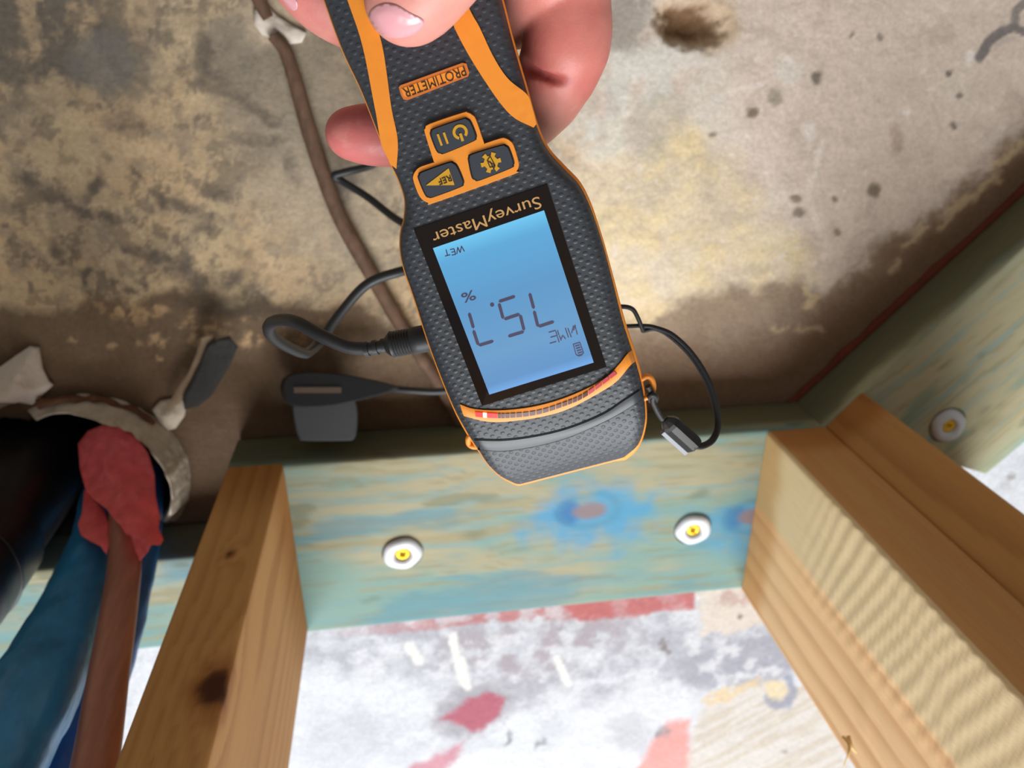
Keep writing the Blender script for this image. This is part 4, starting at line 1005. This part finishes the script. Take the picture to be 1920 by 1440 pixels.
cab = [dw(690, 654, -.0135), dw(650, 650, -.0140), dw(600, 628, -.0150), at_d(560, 606, .255), at_d(530, 600, .262), at_d(506, 608, .272), at_d(508, 628, .285), at_d(535, 648, .305), at_d(568, 662, .325), at_d(582, 658, .340),
       at_d(600, 640, .350), at_d(640, 585, .352), at_d(690, 532, .350), at_d(755, 508, .350), at_d(830, 490, .365), at_d(845, 450, .39), at_d(800, 438, .41), at_d(745, 412, .425), at_d(690, 370, .436), at_d(645, 342, .438), at_d(627, 330, .436), at_d(650, 322, .436), at_d(690, 312, .440), at_d(722, 295, .440), at_d(800, 270, .440),
       at_d(900, 330, .455), at_d(960, 480, .475), at_d(955, 640, .490), at_d(900, 715, .490), at_d(835, 733, .484), at_d(770, 732, .482), at_d(715, 726, .485)]
tube('cable', crom(cab, 10) - po, .0023, M_CABLE, pr, 10)
def d_px_extrude(name, poly, depth, thick, material, taper=.92, slope=(0, 0), parent=pr, off=po):
    P = rpoly(poly, 5) if len(poly) > 4 else poly; c = np.mean(P, 0); V = []; n = len(P)
    for lev, (dd, s) in enumerate(((0, taper), (thick * .18, 1), (thick * .8, 1), (thick, taper))):
        for x, y in P:
            x2, y2 = c[0] + (x - c[0]) * s, c[1] + (y - c[1]) * s
            V.append(tuple(at_d(x2, y2, depth + dd + slope[0] * (x - c[0]) + slope[1] * (y - c[1])) - off))
    Fc = [tuple(range(n))[::-1], tuple(3 * n + i for i in range(n))]
    for l in range(3):
        for i in range(n): Fc.append((l * n + i, l * n + (i + 1) % n, (l + 1) * n + (i + 1) % n, (l + 1) * n + i))
    return sharp(fix_normals(obj(name, V, Fc, material, parent)), 35)
d_px_extrude('probe_body', [(526, 722), (534, 706), (560, 698), (610, 698), (670, 706), (740, 722), (742, 732), (700, 744), (670, 752), (620, 762), (560, 764), (536, 754), (527, 738)], .468, .018, M_PROBE)
o = d_px_extrude('probe_head', [(548, 756), (562, 750), (655, 750), (668, 756), (671, 780), (669, 808), (664, 822), (650, 826), (572, 826), (560, 820), (552, 795)], .474, .020, M_PROBE2, .96, (0, .00004)); o['label'] = 'dark grey square probe head'
o = d_px_extrude('probe_label', [(551, 726), (640, 726), (640, 737), (551, 737)], .4672, .001, M_PLABEL, 1.0); o['label'] = 'narrow brown label on the probe'
tag(pr, 'black cable looping from the meter to a probe on the slab', 'probe')

# ------------------------------------------------------------------ hand (continuous surface grown from tapered bones)
def surface_nets(Fv, org, h):
    s = Fv < 0; nx, ny, nz = Fv.shape
    cnt = np.zeros((nx - 1, ny - 1, nz - 1), np.int8)
    cor = [(i, j, k_) for i in (0, 1) for j in (0, 1) for k_ in (0, 1)]
    sl = lambda A, c: A[c[0]:c[0] + nx - 1, c[1]:c[1] + ny - 1, c[2]:c[2] + nz - 1]
    for c in cor: cnt += sl(s, c)
    cells = np.argwhere((cnt > 0) & (cnt < 8)); idx = -np.ones(cnt.shape, np.int64); idx[tuple(cells.T)] = np.arange(len(cells))
    acc = np.zeros((len(cells), 3)); n = np.zeros(len(cells))
    for a in cor:
        for ax_ in range(3):
            if a[ax_]: continue
            b = list(a); b[ax_] = 1
            fa = Fv[cells[:, 0] + a[0], cells[:, 1] + a[1], cells[:, 2] + a[2]]; fb = Fv[cells[:, 0] + b[0], cells[:, 1] + b[1], cells[:, 2] + b[2]]
            m = (fa < 0) != (fb < 0); t = np.where(m, fa / np.where(m, fa - fb, 1), 0)
            p = np.tile(np.array(a, float), (len(cells), 1)); p[:, ax_] += t; acc[m] += p[m]; n[m] += 1
    V = org + (cells + acc / n[:, None]) * h; Q = []
    for ax_ in range(3):
        o1, o2 = [x for x in range(3) if x != ax_]
        sa = [slice(None)] * 3; sb = [slice(None)] * 3; sa[ax_] = slice(0, -1); sb[ax_] = slice(1, None)
        e = np.argwhere(s[tuple(sa)] != s[tuple(sb)]); fl = s[tuple(sa)][tuple(e.T)]
        ok = (e[:, o1] > 0) & (e[:, o2] > 0) & (e[:, o1] < Fv.shape[o1] - 1) & (e[:, o2] < Fv.shape[o2] - 1); e = e[ok]; fl = fl[ok]
        def ci(d1, d2):
            q = e.copy(); q[:, o1] += d1; q[:, o2] += d2; return idx[tuple(q.T)]
        q = np.stack([ci(-1, -1), ci(0, -1), ci(0, 0), ci(-1, 0)], 1)
        flip = fl if ax_ != 1 else ~fl
        q[~flip] = q[~flip][:, ::-1]; Q.append(q)
    Q = np.concatenate(Q); Q = Q[(Q >= 0).all(1)]
    return V, Q
def build_hand():
    B = lambda x, y, c, r: (dv(x, y, c), r)
    thumb = [B(1010, -640, .000, .0150), B(1030, -370, .0085, .0135), B(985, -235, .0125, .0118), B(862, -108, .0135, .0108), B(800, -36, .0122, .0104), B(760, 4, .0106, .0104)]
    index = [B(1110, -210, -.010, .0128), B(1064, -20, -.0215, .0117), B(1062, 92, -.0225, .0121), B(990, 212, -.034, .0108), B(860, 250, -.0370, .0098), B(740, 254, -.0355, .0092), B(657, 251, -.0335, .0082)]
    middle = [B(1110, -340, -.010, .0130), B(1075, -190, -.020, .0120), B(1032, -52, -.0190, .0124), B(962, 18, -.0350, .0108), B(800, 40, -.0385, .0104), B(660, 22, -.0365, .0104), B(566, -36, -.0330, .0096)]
    ringf = [B(1090, -470, -.010, .0128), B(1050, -340, -.020, .0118), B(1010, -225, -.0245, .0118), B(920, -170, -.0375, .0104), B(740, -165, -.0385, .0098), B(620, -185, -.036, .0094), B(560, -215, -.033, .0084)]
    little = [B(1060, -590, -.010, .0115), B(1020, -480, -.018, .0105), B(975, -390, -.0225, .0102), B(890, -350, -.0345, .0090), B(740, -345, -.036, .0084), B(650, -365, -.034, .0076)]
    wr = B(985, -1010, .002, .0205); wr2 = B(1060, -1010, -.006, .0190); fa = B(930, -1500, .010, .0270); fb = B(1040, -1500, .000, .0260)
    cm = lambda a, f_, r: (a[0] * (1 - f_) + wr[0] * f_, r)
    pts = np.array([p for ch in (thumb, index, middle, ringf, little) for p, _ in ch] + [wr[0], wr2[0], fa[0], fb[0]])
    h = .00085; lo = pts.min(0) - .024; hi = pts.max(0) + .024; hi[1] = wr[0][1] + .075
    N = np.ceil((hi - lo) / h).astype(int)
    G = [lo[i] + np.arange(N[i]) * h for i in range(3)]
    big = np.full(tuple(N), .05, np.float32)
    def cone_into(A, p, rp, q, rq, k):
        R_ = max(rp, rq) + .012; a = np.minimum(p, q) - R_; b = np.maximum(p, q) + R_
        i0 = np.clip(((a - lo) / h).astype(int), 0, N - 1); i1 = np.clip(((b - lo) / h).astype(int) + 1, 1, N)
        if (i1 <= i0).any(): return
        X = G[0][i0[0]:i1[0]][:, None, None]; Y = G[1][i0[1]:i1[1]][None, :, None]; Z = G[2][i0[2]:i1[2]][None, None, :]
        d = q - p; L2 = d @ d
        t = np.clip(((X - p[0]) * d[0] + (Y - p[1]) * d[1] + (Z - p[2]) * d[2]) / L2, 0, 1)
        D = np.sqrt((X - p[0] - t * d[0]) ** 2 + (Y - p[1] - t * d[1]) ** 2 + (Z - p[2] - t * d[2]) ** 2) - (rp + (rq - rp) * t)
        S = A[i0[0]:i1[0], i0[1]:i1[1], i0[2]:i1[2]]
        hh = np.clip(.5 + .5 * (S - D) / k, 0, 1); S[...] = S * (1 - hh) + D * hh - k * hh * (1 - hh)
    def chain(ch, k=.0035, sub=None):
        A = np.full(tuple(N), .05, np.float32)
        P = crom([np.append(p, r) for p, r in ch], 3)
        for a, b in zip(P[:-1], P[1:]): cone_into(A, a[:3], a[3], b[:3], b[3], k)
        return A
    def smin(A, Bv, k):
        hh = np.clip(.5 + .5 * (A - Bv) / k, 0, 1); return A * (1 - hh) + Bv * hh - k * hh * (1 - hh)
    for ch in (index, middle, ringf, little): big = smin(big, chain(ch), .0009)
    palm = np.full(tuple(N), .05, np.float32)
    for ch, rm in ((index, .0155), (middle, .0160), (ringf, .0155), (little, .0145)):
        cone_into(palm, ch[0][0], ch[0][1], cm(ch[0], .45, rm)[0], rm, .006); cone_into(palm, cm(ch[0], .45, rm)[0], rm, wr[0], .019, .008)
    cone_into(palm, thumb[0][0], .0160, wr[0], .0195, .008); cone_into(palm, thumb[1][0], .0125, index[0][0], .0115, .008); cone_into(palm, thumb[0][0], .0155, middle[0][0], .0125, .008)
    cone_into(palm, wr[0], wr[1], fa[0], fa[1], .01); cone_into(palm, wr2[0], wr2[1], fb[0], fb[1], .01)
    big = smin(big, palm, .007); big = smin(big, chain(thumb), .005)
    # flexion crease at the index and middle finger joints
    def groove(p, q, r):
        R_ = r + .004; a = np.minimum(p, q) - R_; b = np.maximum(p, q) + R_; i0 = np.clip(((a - lo) / h).astype(int), 0, N - 1); i1 = np.clip(((b - lo) / h).astype(int) + 1, 1, N)
        X = G[0][i0[0]:i1[0]][:, None, None]; Y = G[1][i0[1]:i1[1]][None, :, None]; Z = G[2][i0[2]:i1[2]][None, None, :]
        d = q - p; t = np.clip(((X - p[0]) * d[0] + (Y - p[1]) * d[1] + (Z - p[2]) * d[2]) / (d @ d), 0, 1)
        D = np.sqrt((X - p[0] - t * d[0]) ** 2 + (Y - p[1] - t * d[1]) ** 2 + (Z - p[2] - t * d[2]) ** 2) - r * (1 - .6 * t)
        S = big[i0[0]:i1[0], i0[1]:i1[1], i0[2]:i1[2]]; k = .0014; hh = np.clip(.5 - .5 * (S + D) / k, 0, 1)
        S[...] = S * (1 - hh) - D * hh + k * hh * (1 - hh)
    groove(dv(978, 124, -.0185), dv(1090, 168, -.0098), .0018)
    # straight cut through the forearm, out of the picture
    V, Q = surface_nets(big, lo, h)
    for it in range(2):            # light smoothing
        acc = np.zeros_like(V); cn = np.zeros(len(V))
        for a, b in ((0, 1), (1, 2), (2, 3), (3, 0)):
            np.add.at(acc, Q[:, a], V[Q[:, b]]); np.add.at(acc, Q[:, b], V[Q[:, a]]); np.add.at(cn, Q[:, a], 1); np.add.at(cn, Q[:, b], 1)
        V = V * .45 + .55 * acc / np.maximum(cn, 1)[:, None]
    # skin colour: redder at joints and fingertips
    c = np.tile(lin((226, 164, 148)), (len(V), 1)); n1 = fbm(V, 60, 4, 81); n2 = fbm(V, 200, 3, 82)
    c = mix(c, lin((206, 122, 114)), sstep(.42, .62, n1) * .6)
    for ch, tip in ((index, .85), (middle, .6), (ringf, .6), (little, .6), (thumb, .35)):
        q = np.linalg.norm(V - ch[-1][0], axis=1); c = mix(c, lin((206, 106, 106)), (1 - sstep(.008, .030, q)) * tip)
    q = np.minimum(np.linalg.norm(V - index[2][0], axis=1), np.linalg.norm(V - index[1][0], axis=1)); c = mix(c, lin((188, 98, 90)), (1 - sstep(.010, .030, q)) * .8)
    gp, gq = dv(978, 124, -.0185), dv(1090, 168, -.0098); gt = np.clip((V - gp) @ (gq - gp) / ((gq - gp) @ (gq - gp)), 0, 1)
    c = mix(c, lin((168, 78, 74)), (1 - sstep(.0012, .0030, np.linalg.norm(V - gp - gt[:, None] * (gq - gp), axis=1))) * .7)
    c = mix(c, lin((232, 190, 170)), sstep(.66, .74, n2) * .12)
    o = obj('hand', V, Q, M_SKIN, cols=c); o.matrix_world = DM
    tag(o, 'bare hand gripping the moisture meter from above, thumb on its front', 'hand')
    bv = BVHTree.FromPolygons([Vector(v) for v in V], [tuple(map(int, f)) for f in Q])
    def nail(poly, label):
        v2, tri, bd = sheet_vf(rpoly(poly, 4), None, 5, 0); P = []
        A = np.array(poly, float)
        for x, y in v2:
            d = ray(x, y) @ RD; d /= np.linalg.norm(d); hh = bv.ray_cast(Vector(CD), Vector(d)); P.append(np.array(hh[0]) if hh[0] is not None else dv(x, y, .005))
        P = np.array(P); n = len(P); vd = np.array([min(dseg(np.array([x]), np.array([y]), a, b)[0] for a, b in zip(rpoly(poly, 4), rpoly(poly, 4)[1:] + rpoly(poly, 4)[:1])) for x, y in v2])
        view = CD - P.mean(0); view /= np.linalg.norm(view)
        top = P + view * (.00025 + .0005 * sstep(0, 18, vd))[:, None]; bot = P - view * .0008
        Fc = list(tri) + [tuple(i + n for i in f[::-1]) for f in tri] + [(b, a, a + n, b + n) for a, b in bd]
        k_ = fix_normals(obj('fingernail', [tuple(v) for v in np.concatenate([top, bot])], Fc, M_NAIL, o)); k_['label'] = label
    nail([(690, 34), (697, 17), (718, 7), (742, 9), (768, 24), (794, 38), (790, 54), (770, 67), (745, 72), (716, 68), (697, 52)], 'glossy thumbnail')
    nail([(522, -16), (540, -14), (555, 0), (558, 14), (549, 20), (534, 6)], 'edge of a fingernail')
build_hand()
